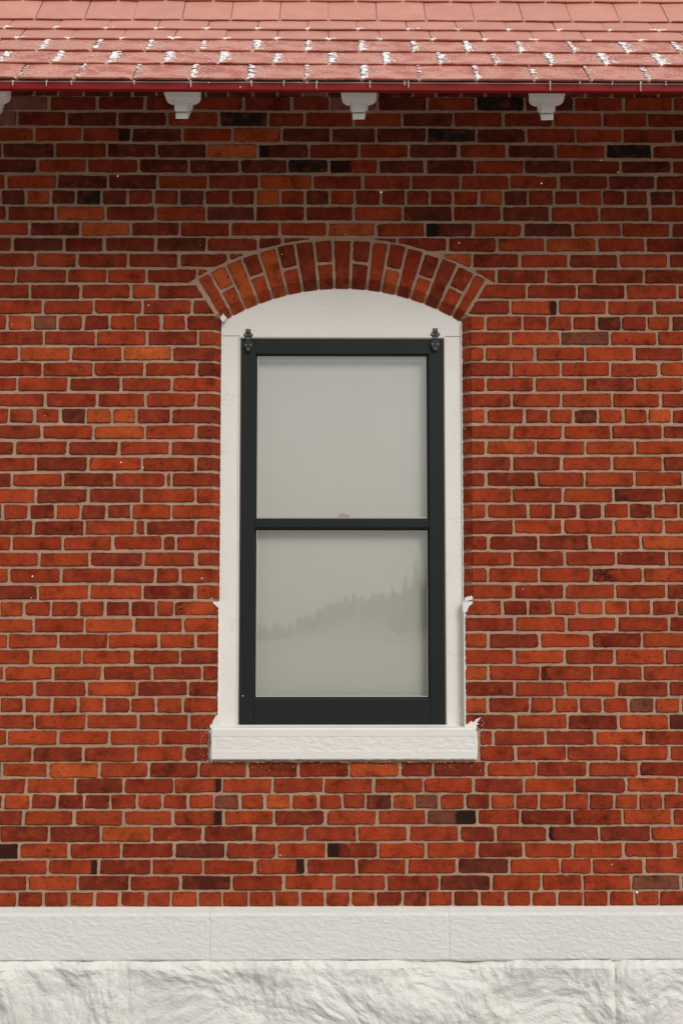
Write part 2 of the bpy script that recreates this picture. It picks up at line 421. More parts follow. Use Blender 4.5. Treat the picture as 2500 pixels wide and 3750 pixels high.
# courses: (kind, zoom scale, y origin, (left top, bottom), (right top, bottom), left joints, right joints, tones, marks)
# a joint list is measured on one half of the survey photograph; 'W' courses stop at the window
H = 1.2544; Q = 1.8447
C = []
def full(kind, y0, lt, lb, rt, rb, L, Rr, tones, marks=None):
    js = [v / H for v in L] + [1250 + v / H for v in Rr]
    C.append(dict(kind=kind, yl=(y0 + lt / H, y0 + lb / H), yr=(y0 + rt / H, y0 + rb / H),
                  runs=[(js, tones, None, None)], marks=marks or {}))
def side(kind, y0, lt, lb, rt, rb, L, lend, tl, rstart, Rr, tr, sc=Q, x0=1650, marks=None):
    C.append(dict(kind=kind, yl=(y0 + lt / sc, y0 + lb / sc), yr=(y0 + rt / sc, y0 + rb / sc),
                  runs=[([v / sc for v in L], tl, None, lend), ([x0 + v / sc for v in Rr], tr, rstart, None)], marks=marks or {}))
full('H', 320, -22, 38, -15, 46, [45, 160, 270, 385, 510, 610, 720, 830, 945, 1050, 1160, 1275, 1390, 1500],
     [50, 165, 325, 430, 550, 660, 770, 885, 1005, 1120, 1240, 1345, 1455], 'dddmdddmddmdmfdfdmdddddmmddd')
full('S', 320, 42, 100, 49, 105, [225, 447, 665, 885, 1120, 1340, 1512], [165, 393, 617, 840, 1065, 1293, 1520], 'fmmmrmmfdrkdrrrm')
full('S', 320, 115, 173, 122, 180, [80, 308, 540, 770, 1005, 1230, 1400], [55, 280, 513, 742, 970, 1195, 1403], 'fmddrkmmrdmmrrm')
full('S', 320, 187, 243, 195, 252, [155, 378, 605, 838, 1068, 1293, 1520], [160, 390, 618, 847, 1075, 1290, 1523], 'rrrdrodddkdrrmd', {2: .25})
full('S', 320, 259, 318, 268, 323, [10, 252, 490, 720, 952, 1183, 1420], [82, 310, 537, 760, 982, 1212, 1425], 'mdmddpdmrdrdrkm', {6: -.2})
full('S', 320, 331, 388, 340, 393, [172, 398, 637, 867, 1102, 1320, 1510], [170, 385, 613, 838, 1058, 1280, 1515], 'drmdddknddrdmdm', {7: -.45})
full('S', 320, 405, 462, 410, 466, [28, 262, 497, 725, 955, 1190, 1435], [98, 320, 547, 770, 997, 1225, 1440], 'rrddrmomrmrrmdm')
full('H', 690, 10, 70, 14, 74, [3, 118, 235, 350, 467, 587, 705, 822, 940, 1058, 1175, 1288, 1400, 1515],
     [62, 182, 295, 405, 513, 630, 742, 855, 972, 1088, 1195, 1303, 1410, 1525], 'mdodkdmmdmmordrmmmmrodmmrmmdm')
full('S', 690, 84, 143, 88, 149, [32, 258, 485, 717, 947, 1172, 1400], [55, 282, 510, 738, 958, 1183, 1417], 'mmomrdmmrdmdrmr')
full('S', 690, 158, 214, 163, 219, [137, 370, 602, 828, 1057, 1285, 1503], [157, 382, 605, 833, 1062, 1287, 1512], 'rdpmmrrordrdrrm', {9: -.28})
side('S', 690, 228, 285, 232, 289, [57, 295, 480, 717, 950, 1185, 1300], 1430 / H, 'mdmmdmmm', 1250 + 145 / H, [257, 487, 715, 937, 1172, 1393], 'mmmrorm', H, 1250)
side('S', 690, 300, 358, 305, 361, [163, 355, 590, 822, 1050], 1125 / H, 'nrmmmm', 1250 + 465 / H, [600, 818, 1042, 1270, 1500], 'omrmrm', H, 1250)
side('S', 690, 373, 430, 376, 433, [75, 308, 493, 673, 907], 960 / H, 'rmrrmr', 1250 + 600 / H, [710, 938, 1162, 1390], 'rmrmm', H, 1250)
side('S', 1050, -12, 75, -10, 79, [202, 545, 885, 1060], 1420 / Q, 'nmrsm', 1650 + 165 / Q, [512, 850, 1180, 1533], 'rnmrr')
side('S', 1050, 94, 179, 99, 185, [293, 632, 965, 1298], 1475 / Q, 'rrrnm', 1650 + 105 / Q, [403, 725, 1052, 1378], 'msrrr', marks={6: .16})
side('H', 1050, 196, 287, 205, 290, [50, 222, 390, 565, 740, 915, 1090, 1258], 'J', 'rsbrmsrsm', 'J', [232, 485, 653, 820, 985, 1153, 1325, 1483], 'ssrrndmsd')
side('S', 1050, 302, 390, 309, 390, [298, 648, 993, 1340], 'J', 'nnrms', 'J', [405, 740, 1070, 1390], 'rsbsr')
side('S', 1050, 411, 495, 412, 497, [132, 480, 830, 1165], 'J', 'rorpm', 'J', [230, 570, 907, 1237], 'srrsn')
side('S', 1050, 513, 600, 515, 600, [290, 635, 978, 1330], 'J', 'nrrrm', 'J', [407, 742, 1075, 1405], 'nrrrs')
side('S', 1050, 617, 700, 619, 704, [120, 467, 820, 1163], 'J', 'rsmns', 'J', [235, 563, 907, 1245], 'rrrms')
side('S', 1420, 38, 124, 43, 128, [308, 657, 985, 1328], 'J', 'nnrrr', 'J', [412, 743, 1088, 1415], 'nrrsr')
side('H', 1420, 145, 235, 150, 235, [60, 235, 410, 585, 755, 922, 1158], 'J', 'snrdoomm', 'J', [237, 495, 663, 828, 993, 1165, 1328, 1490], 'srnrdssor')
side('S', 1420, 256, 342, 259, 341, [285, 635, 980, 1325], 'J', 'mrosm', 'J', [412, 755, 1083, 1427], 'rrrnm')
side('S', 1420, 366, 451, 363, 446, [102, 458, 805, 1153], 'J', 'nrmrn', 'J', [237, 573, 905, 1243], 'ssrss')
side('S', 1420, 474, 558, 469, 554, [243, 597, 962, 1322], 'J', 'rmsrm', 'J', [410, 748, 1087, 1428], 'mmrsm')
side('S', 1420, 580, 665, 574, 661, [82, 425, 775, 1122, 1160], 'J', 'msmnrm', 'J', [238, 577, 905, 1238], 'rmrss')
side('S', 1420, 685, 774, 680, 769, [245, 597, 958, 1320], 'J', 'smmrr', 'J', [415, 755, 1100, 1437], 'rnsmm', marks={8: -1.3})
side('H', 1800, 92, 181, 86, 175, [20, 197, 375, 550, 722, 892, 1160], 'J', 'mrmsmmsr', 'J', [243, 522, 692, 857, 1025, 1200, 1367, 1537], 'snrmmrmrr')
side('S', 1800, 201, 289, 193, 281, [227, 572, 915, 983, 1325], 'J', 'nmrrmr', 'J', [423, 757, 1100, 1438], 'msrss')
side('S', 1800, 307, 391, 300, 388, [80, 422, 760, 1100, 1190], 'J', 'srrrmr', 'J', [250, 590, 937, 1285], 'rmmro')
side('S', 1800, 415, 501, 408, 496, [265, 607, 970, 1325], 'J', 'rsmrn', 'J', [418, 770, 1115, 1457], 'rnrmr')
side('S', 1800, 524, 612, 519, 608, [62, 415, 757, 1050, 1218], 'J', 'srnnnr', 'J', [250, 595, 945, 1298], 'rrrrr', marks={9: -1.5})
side('S', 1800, 636, 726, 629, 719, [255, 605, 965, 1320], 'J', 'msssm'[:3] + 'ms', 'J', [425, 768, 1108, 1460], 'rnrrm')
side('H', 2170, 65, 156, 57, 146, [165, 348, 535, 712, 882, 1055, 1175], 'S', 'srrsmnrs', 'S', [350, 522, 690, 852, 1030, 1197, 1353, 1525], 'smnrsssrm', marks={7: -1.25})
side('S', 2170, 179, 267, 168, 256, [230, 575, 907, 1237], 'S', 'srsrs', 'S', [430, 778, 1122, 1473], 'nsrrm')
side('S', 2170, 286, 373, 277, 367, [57, 395, 730, 1072, 1320], 'S', 'srrssr', 'S', [252, 600, 947, 1290], 'smsms')
side('S', 2170, 393, 480, 388, 476, [210, 553, 893, 1218], 'S', 'sssrn', 'S', [427, 768, 1107, 1447], 'rsnsr')
side('S', 2170, 500, 587, 499, 588, [30, 360, 692, 1027, 1368], 'S', 'rssnnr', 'S', [252, 603, 950, 1293], 'onrrr', marks={8: -1.2})
side('S', 2170, 606, 696, 605, 696, [235, 588, 925, 1270], 'S', 'rnsmn', 'S', [432, 775, 1120, 1470], 'mnsnm')
side('H', 2550, 10, 72, 10, 72, [113, 238, 358, 480, 600, 718, 840], 'S', 'rrssnrrr', 'S', [672, 863, 975, 1090, 1200, 1318, 1437, 1555], 'onrsrrbsr', H, 1250)
side('S', 2550, 86, 147, 86, 148, [160, 400, 638, 870], 'S', 'nsrnr', 'S', [800, 1038, 1270, 1503], 'mrmsd', H, 1250)
side('S', 2550, 160, 220, 161, 221, [35, 267, 505, 738], 962 / H, 'rsrsr', 1250 + 628 / H, [697, 935, 1163, 1387], 'nnnsr', H, 1250)
side('S', 2550, 235, 297, 231, 293, [150, 385, 622, 845], 958 / H, 'rnnsm', 1250 + 626 / H, [800, 1033, 1270, 1503], 'rrnrr', H, 1250)
full('S', 2550, 309, 371, 304, 364, [10, 222, 457, 685, 912, 1137, 1370], [33, 268, 420, 663, 897, 1132, 1365], 'ksosmrmnommrnrn')
full('S', 2550, 382, 443, 377, 439, [120, 348, 567, 800, 1022, 1253, 1487], [148, 375, 607, 840, 1070, 1307, 1540], 'nsmnrrnrrrmsmsr', {4: .14})
full('H', 2550, 455, 515, 452, 514, [15, 140, 265, 387, 508, 630, 748, 865, 983, 1103, 1218, 1338, 1460],
     [5, 113, 233, 337, 450, 565, 683, 797, 907, 1023, 1135, 1250, 1362, 1475], 'rsnmmnrnsbsosrndobrmsrrrnsrn')
full('S', 2930, 52, 113, 47, 109, [108, 342, 568, 795, 1027, 1258, 1495], [163, 390, 625, 818, 1060, 1288, 1520], 'msssrsmrrbrmrsr', {4: .17, 9: .42})
full('S', 2930, 125, 189, 122, 185, [228, 465, 698, 932, 1168, 1402], [72, 305, 542, 708, 945, 1182, 1420], 'nmonmrnsrmnmms', {11: -.08})
full('S', 2930, 202, 265, 197, 262, [90, 320, 557, 800, 1037, 1272, 1498], [167, 390, 622, 835, 1062, 1293, 1530], 'ssrndnsmsrmssrr', {0: .6, 7: -.25})
full('S', 2930, 278, 338, 272, 334, [220, 455, 697, 935, 1173, 1407], [70, 302, 530, 770, 1003, 1150, 1388], 'rrmrrrnrrdsrrr', {1: .12, 5: .18})
full('S', 2930, 351, 413, 347, 410, [128, 357, 597, 828, 1063, 1302, 1535], [207, 450, 688, 917, 1105, 1330, 1557], 'nsmndnrnndsrrbm')
full('H', 2930, 426, 487, 421, 482, [80, 200, 318, 435, 550, 672, 787, 910, 1023, 1143, 1260, 1378, 1493],
     [42, 158, 282, 395, 512, 635, 755, 872, 988, 1110, 1227, 1343, 1460], 'rnrsrrrsrrrsrrsmmsmrrrrrrrnsr')

rb = random.Random(11)
def clip_half(poly, nx, nz, d):
    """keep the side where nx*x + nz*z >= d"""
    out = []
    for i in range(len(poly)):
        p, q = poly[i], poly[(i + 1) % len(poly)]
        a, b = nx*p[0] + nz*p[1] - d, nx*q[0] + nz*q[1] - d
        if a >= 0: out.append(p)
        if (a >= 0) != (b >= 0):
            t = a / (a - b); out.append((p[0] + (q[0]-p[0])*t, p[1] + (q[1]-p[1])*t))
    return out
def area(poly): return abs(sum(p[0]*q[1]-q[0]*p[1] for p, q in zip(poly, poly[1:] + poly[:1]))) / 2
JT = 0.010
CANDS = []
for i in range(33):
    th = TH_L + (TH_R - TH_L) * i / 32
    CANDS.append((math.sin(th), math.cos(th), AX*math.sin(th) + AZ*math.cos(th) + A_RO + JT))
for th, s in ((TH_L, -1), (TH_R, 1)):
    nx, nz = s * math.cos(th), -s * math.sin(th)
    CANDS.append((nx, nz, AX*nx + AZ*nz + JT))
def in_arch(x, z):
    dx, dz = x - AX, z - AZ; r = math.hypot(dx, dz); th = math.atan2(dx, dz)
    return r < A_RO + JT and TH_L - .004 < th < TH_R + .004 and z > Z_SPRING - .02
def arch_clip(poly):
    pts = [(p[0]+(q[0]-p[0])*t/8, p[1]+(q[1]-p[1])*t/8) for p, q in zip(poly, poly[1:]+poly[:1]) for t in range(8)]
    if not any(in_arch(*p) for p in pts): return poly
    best = max((clip_half(poly, *c) for c in CANDS), key=lambda q: area(q) if len(q) > 2 else 0)
    return best

def outline(poly, cut=0.0045, step=0.017, jit=0.0015, keep=()):
    """walk a convex polygon, nip its corners, jitter its edges"""
    n = len(poly); pts = []
    for i in range(n):
        a, b, c = Vector(poly[i-1]), Vector(poly[i]), Vector(poly[(i+1) % n])
        e0, e1 = (a - b), (c - b)
        if i in keep: pts.append((b, True)); 
        else:
            k0, k1 = min(cut * rb.choice((.4, .7, 1.0, 1.4, 2.4)), e0.length*.4), min(cut * rb.choice((.4, .7, 1.0, 1.4, 2.2)), e1.length*.4)
            pts.append((b + e0.normalized()*k0, False)); pts.append((b + e1.normalized()*k1, False))
    out = []
    for i in range(len(pts)):
        p, kp = pts[i]; q, _ = pts[(i+1) % len(pts)]
        out.append(p if kp else p + Vector((rb.uniform(-jit, jit), rb.uniform(-jit, jit))))
        L = (q - p).length; m = int(L / step)
        for k in range(1, m + 1):
            t = (k + rb.uniform(-.2, .2)) / (m + 1)
            out.append(p + (q - p)*t + Vector((rb.uniform(-jit, jit), rb.uniform(-jit, jit))))
    return out

def brick_geo(poly, tone, mark=0.0, front=0.0, keep=(), chamfer=None):
    """front ring, arris ring and back ring of one brick; returns verts, faces, colours, attributes"""
    o = outline(poly, keep=keep); n = len(o)
    cx = sum(p.x for p in o)/n; cz = sum(p.y for p in o)/n
    x0 = min(p.x for p in o); x1 = max(p.x for p in o)
    tilt = rb.uniform(-.010, .010); tilz = rb.uniform(-.016, .016)
    vs, fs = [], []
    f = front - rb.uniform(0, .0034)
    def fy(p): return f + (p.x - cx)*tilt + (p.y - cz)*tilz
    for p in o: vs.append((p.x, .030, p.y))
    for p in o: vs.append((p.x, fy(p) + .0035, p.y))
    kk = [min(.003, .2*(Vector((cx, cz)) - p).length) for p in o]
    for p, k in zip(o, kk):
        d = Vector((cx, cz)) - p; d = Vector((math.copysign(min(abs(d.x), k), d.x), math.copysign(min(abs(d.y), k), d.y)))
        q = p + d; vs.append((q.x, fy(q), q.y))
    h = max(p.y for p in o) - min(p.y for p in o); ins = min(.008, h*.2)
    for p in o:
        d = Vector((cx, cz)) - p; d = Vector((math.copysign(min(abs(d.x), ins), d.x), math.copysign(min(abs(d.y), ins), d.y)))
        q = p + d; vs.append((q.x, fy(q) + rb.uniform(-.0007, .0007), q.y))
    for r in range(3):
        for i in range(n):
            j = (i+1) % n; fs.append((r*n+i, r*n+j, (r+1)*n+j, (r+1)*n+i))
    fs.append(tuple(3*n + i for i in range(n)))
    rim_shade = [1.0]*n + [.9]*n + [.42]*n + [0.0]*n
    if chamfer is not None:
        xo, xi, za, zb = chamfer; b0 = len(vs); e = .0012
        ya = front - .0012
        for z in (za, zb): vs += [(xo, ya + .001, z), (xi, CH, z), (xi, CH + .05, z), (xo, CH + .05, z)]
        q = [(0, 1, 5, 4), (1, 2, 6, 5), (2, 3, 7, 6), (3, 0, 4, 7), (0, 3, 2, 1), (4, 5, 6, 7)]
        fs += [tuple(b0 + k for k in t) for t in q]; rim_shade += [.25]*8
    j = rb.uniform(.86, 1.14); g = rb.uniform(.92, 1.10)
    c = (tone[0]*j, tone[1]*j*g, tone[2]*j*g)
    em = []
    for v in vs:
        u = (v[0]-x0)/max(1e-6, x1-x0)
        if mark > 0: em.append(.5 + (u - (1-mark)) * 3.5)
        elif mark < -1: em.append(min(.50, .5 + (-mark - 1 - u) * 3.5))     # only browned, not charred
        elif mark < 0: em.append(.5 + (-mark - u) * 3.5)
        else: em.append(0.0)
    return vs, fs, [c]*len(vs), dict(endmark=em, rim_shade=rim_shade)

bricks = []       # (kind, projected area, geometry, centre)
def px_area(c): return 1.0
for ci, row in enumerate(C):
    (ylt, ylb), (yrt, yrb) = row['yl'], row['yr']
    def zat(px, top):
        t = px / 2500.0
        y = (ylt + (yrt-ylt)*t) if top else (ylb + (yrb-ylb)*t)
        return W(px, y).z
    ti = 0
    for js, tones, start, end in row['runs']:
        step = 181 if row['kind'] == 'S' else 93
        jm = [(js[0] if start is None else start)] + list(js[(1 if start is None else 0):]) + ([end] if end is not None else [])
        seq = list(js)
        if start is None:                              # run comes in from beyond the left edge
            first = seq[0] - step; seq = [first] + seq
            extra = []
            x = first
            while x > -520: x -= step; extra.append(x)
            seq = extra[::-1] + seq; ext_l = len(extra)
        else: seq = [start] + seq; ext_l = 0
        if end is None:
            seq.append(seq[-1] + step); n_in = len(seq) - 1
            x = seq[-1]
            while x < 3020: x += step; seq.append(x)
        else: seq.append(end)
        for k in range(len(seq) - 1):
            a, b = seq[k], seq[k+1]
            idx = k - ext_l
            inside = 0 <= idx < len(tones)
            t = tones[idx] if inside else rb.choice('rrsnmnrs' if ci > 9 else 'mmdrnd')
            mark = row['marks'].get(ti, 0) if inside else 0
            if inside: ti += 1
            jh = .0068; ch = None; keep = ()
            def X(v, other):
                if v in ('J', 'S'): return None
                return W(v, (ylt + yrb)/2).x
            xa = X(a, b); xb = X(b, a)
            pa = (a if a not in ('J', 'S') else 1725); pb = (b if b not in ('J', 'S') else 778)
            zt0, zb0 = zat(pa, True), zat(pa, False); zt1, zb1 = zat(pb, True), zat(pb, False)
            L = xa + jh*rb.uniform(.7, 1.2) if a not in ('J', 'S') else (XO_R if a == 'J' else XI_R + .004)
            Rr = xb - jh*rb.uniform(.7, 1.2) if b not in ('J', 'S') else (XO_L if b == 'J' else XI_L - .004)
            if Rr - L < .012: continue
            e = rb.uniform(-.001, .001)
            w1, w2 = rb.uniform(-.0004, .0022), rb.uniform(-.0004, .0022)
            q = [rb.gauss(0, .0011) for _ in range(8)]
            if a in ('J', 'S') or b in ('J', 'S'): q = [0]*8
            poly = [(L + q[0], zb0 + e - w1 + q[1]), (Rr + q[2], zb1 + e - w2 + q[3]), (Rr + q[4], zt1 + e + w2 + q[5]), (L + q[6], zt0 + e + w1 + q[7])]
            if b == 'J': ch = (XO_L - .001, XI_L, zb1 + e + .001, zt1 + e - .001); keep = (1, 2)
            if a == 'J': ch = (XO_R + .001, XI_R, zb0 + e + .001, zt0 + e - .001); keep = (0, 3)
            if 8 < ci < 15:
                poly = arch_clip(poly); keep = ()
                if len(poly) < 3 or area(poly) < .00012: continue
            g = brick_geo(poly, TONE[t], mark, 0.0, keep, ch)
            vis_l, vis_r = max(pa, 0), min(pb, 2500)
            bricks.append([row['kind'], max(0, vis_r - vis_l) * (0.4 if ci == 0 else 1), g, inside and vis_r > vis_l + 4])

def add_brick(name, g, parent, off):
    vs, fs, cs, at = g
    n = len(vs); c = Vector((sum(v[0] for v in vs)/n, 0, sum(v[2] for v in vs)/n))
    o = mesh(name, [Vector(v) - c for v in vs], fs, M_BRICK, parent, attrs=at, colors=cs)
    o.location = c + off
    return o
def join_bricks(name, gs, parent, off):
    V, F, Cc, E, Rm = [], [], [], [], []
    for vs, fs, cs, at in gs:
        b0 = len(V); V += [Vector(v) + off for v in vs]; F += [tuple(b0 + k for k in f) for f in fs]; Cc += cs
        E += at['endmark']; Rm += at['rim_shade']
    o = mesh(name, V, F, M_BRICK, parent, attrs=dict(endmark=E, rim_shade=Rm), colors=Cc)
    o['kind'] = 'stuff'; return o
rest = []
for kind, name in (('S', 'brick'), ('H', 'header_brick')):
    lst = sorted([b for b in bricks if b[0] == kind], key=lambda b: -(b[1] if b[3] else -1))
    for i, b in enumerate(lst):
        if i < 300 and b[3]: add_brick(name, b[2], wall, WOFF)
        else: rest.append(b[2])
join_bricks('brickwork', rest, wall, WOFF)

# the arch: nine tall bricks alternate with eight pairs
arch = empty("arch", (0, 0, 0)); arch.parent = wall
XS = [815, 853, 901, 949, 1000, 1054, 1109, 1167, 1224, 1282, 1342, 1393.5, 1447, 1499, 1550, 1600, 1652, 1687]
THS = []
for i, x in enumerate(XS):
    p = W(x, 1058 + 120*((x-1248)/437)**2, CH); THS.append(aang(p))
UNITS = ['s', 'os', 'o', 'ms', 'o', 'ms', 'm', 'mr', 'n', 'mm', 'r', 'mo', 'n', 'ms', 'm', 'ns', 'r']
def voussoir(t0, t1, r0, r1, tone, cham):
    m = (t0+t1)/2; out = []
    j0 = .0066
    def P(r, th, s): return Vector(pol(r, th + s*j0/r))
    lo = A_RF if cham else r0
    poly = [P(lo, t0, 1), P(lo, t1, -1), P(r1, t1, -1), P(r1, t0, 1)]
    g = brick_geo([tuple(p) for p in poly], TONE[tone], 0, 0.0, (0, 1) if cham else ())
    if cham:
        vs, fs, cs, at = g; b0 = len(vs)
        a, b = P(A_RF+.001, t0, 1), P(A_RF+.001, t1, -1); c, d = P(A_RI, t1, -1), P(A_RI, t0, 1)
        y0 = -.0005
        vs += [(a.x, y0, a.y), (b.x, y0, b.y), (c.x, CH, c.y), (d.x, CH, d.y), (c.x, CH+.06, c.y), (d.x, CH+.06, d.y), (a.x, CH+.06, a.y), (b.x, CH+.06, b.y)]
        fs += [tuple(b0+k for k in q) for q in ((0, 1, 2, 3), (3, 2, 4, 5), (0, 3, 5, 6), (1, 7, 4, 2), (6, 5, 4, 7))]
        cs += [cs[0]]*8; at['endmark'] += [0.0]*8; at['rim_shade'] += [.3]*8
    add_brick('voussoir', g, arch, WOFF)
for i, u in enumerate(UNITS):
    t0, t1 = THS[i], THS[i+1]
    if len(u) == 1: voussoir(t0, t1, A_RF, A_RO - rb.uniform(0, .006), u, True)
    else:
        rs = A_RF + (A_RO - A_RF) * rb.uniform(.36, .44)
        voussoir(t0, t1, rs + .007, A_RO - rb.uniform(0, .006), u[0], False)
        voussoir(t0, t1, A_RF, rs - .007, u[1], True)

# ------------------------------------------------------------------ window
win = empty("window", (0, 0, 0))
tag(win, "tall arched window with white surround, black storm sash, two panes and white sill", "window")
YC = CH + .004                     # front of the white casing
def xw(px, Y, py=1950): return W(px, py, Y).x
def zw(py, Y): return W(1250, py, Y).z
Z_SEAM, Z_IN = zw(1231, YC), zw(2664, YC)
X_CI_L, X_CI_R = xw(871, YC), xw(1632, YC)       # inner edges of the casing boards
# arched head board
pts = []
tl, tr = math.asin((XI_L - .004 - AX)/(A_RI+.003)), math.asin((XI_R + .004 - AX)/(A_RI+.003))
for i in range(33): pts.append(pol(A_RI + .003, tl + (tr-tl)*i/32))
head = [(XI_L - .004, Z_SEAM + .0012)] + pts + [(XI_R + .004, Z_SEAM + .0012)]
bm_obj("head_panel", prism_bm(head[::-1], YC, YC + .12, .0015), M_WHITE, win)
box("side_casing", XI_L - .004, X_CI_L, YC, YC + .12, Z_IN, Z_SEAM - .0012, M_WHITE, win, .002)
box("side_casing", X_CI_R, XI_R + .004, YC, YC + .12, Z_IN, Z_SEAM - .0012, M_WHITE, win, .002)
# moulded bead round the sash: a quarter round stepping back, mitred
Xs0, Xs1 = xw(882, .044), xw(1622, .044); Zs1, Zs0 = zw(1244, .044), zw(2655, .044)
def bead(name, a, b, c, d):
    """a,b outer corners, c,d inner corners (x,z); profile falls from front to back"""
    bm = bmesh.new(); rows = []
    for t, y in ((0, YC - .002), (.25, YC - .004), (.6, YC - .002), (.9, YC + .006), (1.0, YC + .016), (1.02, YC + .05)):
        rows.append((bm.verts.new((a[0]+(d[0]-a[0])*t, y, a[1]+(d[1]-a[1])*t)), bm.verts.new((b[0]+(c[0]-b[0])*t, y, b[1]+(c[1]-b[1])*t))))
    for r, s in zip(rows, rows[1:]): bm.faces.new((r[0], r[1], s[1], s[0]))
    return bm_obj(name, bm, M_WHITE, win, True)
g = .0065
o0, o1, oz = X_CI_L - .001, X_CI_R + .001, Z_SEAM + .002
bead("stop_bead", (o0, oz), (o1, oz), (Xs1 + g, Zs1 + .003), (Xs0 - g, Zs1 + .003))
bead("stop_bead", (o0, Z_IN), (o0, oz), (Xs0 - g, Zs1 + .003), (Xs0 - g, Z_IN))
bead("stop_bead", (o1, oz), (o1, Z_IN), (Xs1 + g, Z_IN), (Xs1 + g, Zs1 + .003))
# brown weather strip seen in the gap round the sash
for x0, x1 in ((Xs0 - .0055, Xs0 - .002), (Xs1 + .002, Xs1 + .0055)):
    box("weather_strip", x0, x1, .047, .06, Zs0, Zs1, M_BROWN, win, 0)
# storm sash
YS = .044
gx0, gx1 = xw(940, .058), xw(1563, .058)
zt_, zm1, zm0, zb_ = zw(1306, .058), zw(1898, .058), zw(1943, .058), zw(2551, .058)
fx0, fx1 = gx0 - .008, gx1 + .010                 # inner face edges of the stiles
box("sash_stile", Xs0, fx0, YS, YS + .035, Zs0, Zs1, M_BLACK, win, .002)
box("sash_stile", fx1, Xs1, YS, YS + .035, Zs0, Zs1, M_BLACK, win, .002)
ftop, fm1, fm0, fb = zw(1295, YS), zw(1903, YS), zw(1931, YS), zw(2561, YS)
box("sash_rail", fx0 + .0006, fx1 - .0006, YS + .0004, YS + .035, ftop, Zs1 - .0004, M_BLACK, win, .0018)
box("sash_rail", fx0 + .0006, fx1 - .0006, YS + .0012, YS + .035, fm0, fm1, M_BLACK, win, .0018)
box("sash_rail", fx0 + .0006, fx1 - .0006, YS + .0004, YS + .035, Zs0 + .0004, fb, M_BLACK, win, .0018)
# bevelled glazing lips between the rails and stiles and the two panes
def lip(x0, x1, z0, z1, ox0, ox1, oz0, oz1):
    bm = bmesh.new()
    a = [bm.verts.new((x, YS + .003, z)) for x, z in ((ox0, oz0), (ox1, oz0), (ox1, oz1), (ox0, oz1))]
    b = [bm.verts.new((x, YS + .013, z)) for x, z in ((x0, z0), (x1, z0), (x1, z1), (x0, z1))]
    c = [bm.verts.new((x, YS + .034, z)) for x, z in ((x0, z0), (x1, z0), (x1, z1), (x0, z1))]
    for i in range(4):
        j = (i+1) % 4; bm.faces.new((a[i], a[j], b[j], b[i])); bm.faces.new((b[i], b[j], c[j], c[i]))
    bm_obj("glazing_lip", bm, M_BLACK, win)
lip(gx0, gx1, zm1, zt_, fx0 - .001, fx1 + .001, fm1 - .001, ftop + .001)
lip(gx0, gx1, zb_, zm0, fx0 - .001, fx1 + .001, fb - .001, fm0 + .001)
def pane(x0, x1, z0, z1):
    vs = [(x0, .058, z0), (x1, .058, z0), (x1, .058, z1), (x0, .058, z1)]
    return mesh("pane", vs, [(0, 1, 2, 3)], M_GLASS, win)
pane(gx0 - .004, gx1 + .004, zm1 - .004, zt_ + .004)
pane(gx0 - .004, gx1 + .004, zb_ - .004, zm0 + .004)
# putty line round the panes
def putty(z0, z1, w=.0022):
    bm = bmesh.new(); y0, y1 = .0555, .0575
    O = [(gx0, z0), (gx1, z0), (gx1, z1), (gx0, z1)]; I = [(gx0+w, z0+w), (gx1-w, z0+w), (gx1-w, z1-w), (gx0+w, z1-w)]
    a = [bm.verts.new((x, y0, z)) for x, z in O]; b = [bm.verts.new((x, y1, z)) for x, z in I]
    for i in range(4): bm.faces.new((a[i], a[(i+1) % 4], b[(i+1) % 4], b[i]))
    bm_obj("putty", bm, M_CREAM, win)
putty(zm1, zt_); putty(zb_, zm0)
# inner window and drawn shade behind the storm sash
YI = .082
def frame_ring(name, ox0, ox1, oz0, oz1, ix0, ix1, iz0, iz1, y0, y1, mat):
    bm = bmesh.new()
    O = [(ox0, oz0), (ox1, oz0), (ox1, oz1), (ox0, oz1)]; I = [(ix0, iz0), (ix1, iz0), (ix1, iz1), (ix0, iz1)]
    a = [bm.verts.new((x, y0, z)) for x, z in O]; b = [bm.verts.new((x, y0, z)) for x, z in I]; c = [bm.verts.new((x, y1, z)) for x, z in I]
    for i in range(4):
        j = (i+1) % 4; bm.faces.new((a[i], a[j], b[j], b[i])); bm.faces.new((b[i], b[j], c[j], c[i]))
    return bm_obj(name, bm, mat, win)
zmid = (zm0 + zm1)/2
frame_ring("inner_sash", Xs0 - .02, Xs1 + .02, zmid, Zs1 + .03, xw(944, YI), xw(1555, YI), zw(1890, YI), zw(1324, YI), YI, YI + .03, M_CREAM)
frame_ring("inner_sash", Xs0 - .02, Xs1 + .02, Zs0 - .03, zmid - .001, xw(943, YI+.01), xw(1556, YI+.01), zw(2562, YI+.01), zw(1961, YI+.01), YI + .01, YI + .03, M_CREAM)
def shade():
    vs, fs = [], []; nx, nz = 24, 40
    for j in range(nz+1):
        for i in range(nx+1):
            x = Xs0 - .01 + (Xs1 - Xs0 + .02)*i/nx; z = Zs0 - .02 + (Zs1 - Zs0 + .04)*j/nz
            vs.append((x, YI + .022 + .004*noise.noise(Vector((x*1.2, 0, z*.8))), z))
    for j in range(nz):
        for i in range(nx):
            a = j*(nx+1)+i; fs.append((a, a+1, a+nx+2, a+nx+1))
    mesh("window_shade", vs, fs, M_BLIND, win, True)
shade()
box("room_wall", Xs0 - .06, Xs1 + .06, YI + .06, YI + .09, Zs0 - .06, Zs1 + .06, M_DARK, win, 0)
# sash lock showing just above the meeting rail
lx, lz = xw(1258, .07), zw(1899, .07)
pr = [(-.026, -.004), (.027, -.004), (.027, .012), (.024, .016), (.014, .017), (.008, .015), (.002, .022), (-.004, .026), (-.009, .024), (-.012, .017), (-.020, .013), (-.026, .007)]
bm_obj("sash_lock", prism_bm([(lx + a, lz + b) for a, b in pr], .066, .080, .003), M_LOCK, win)
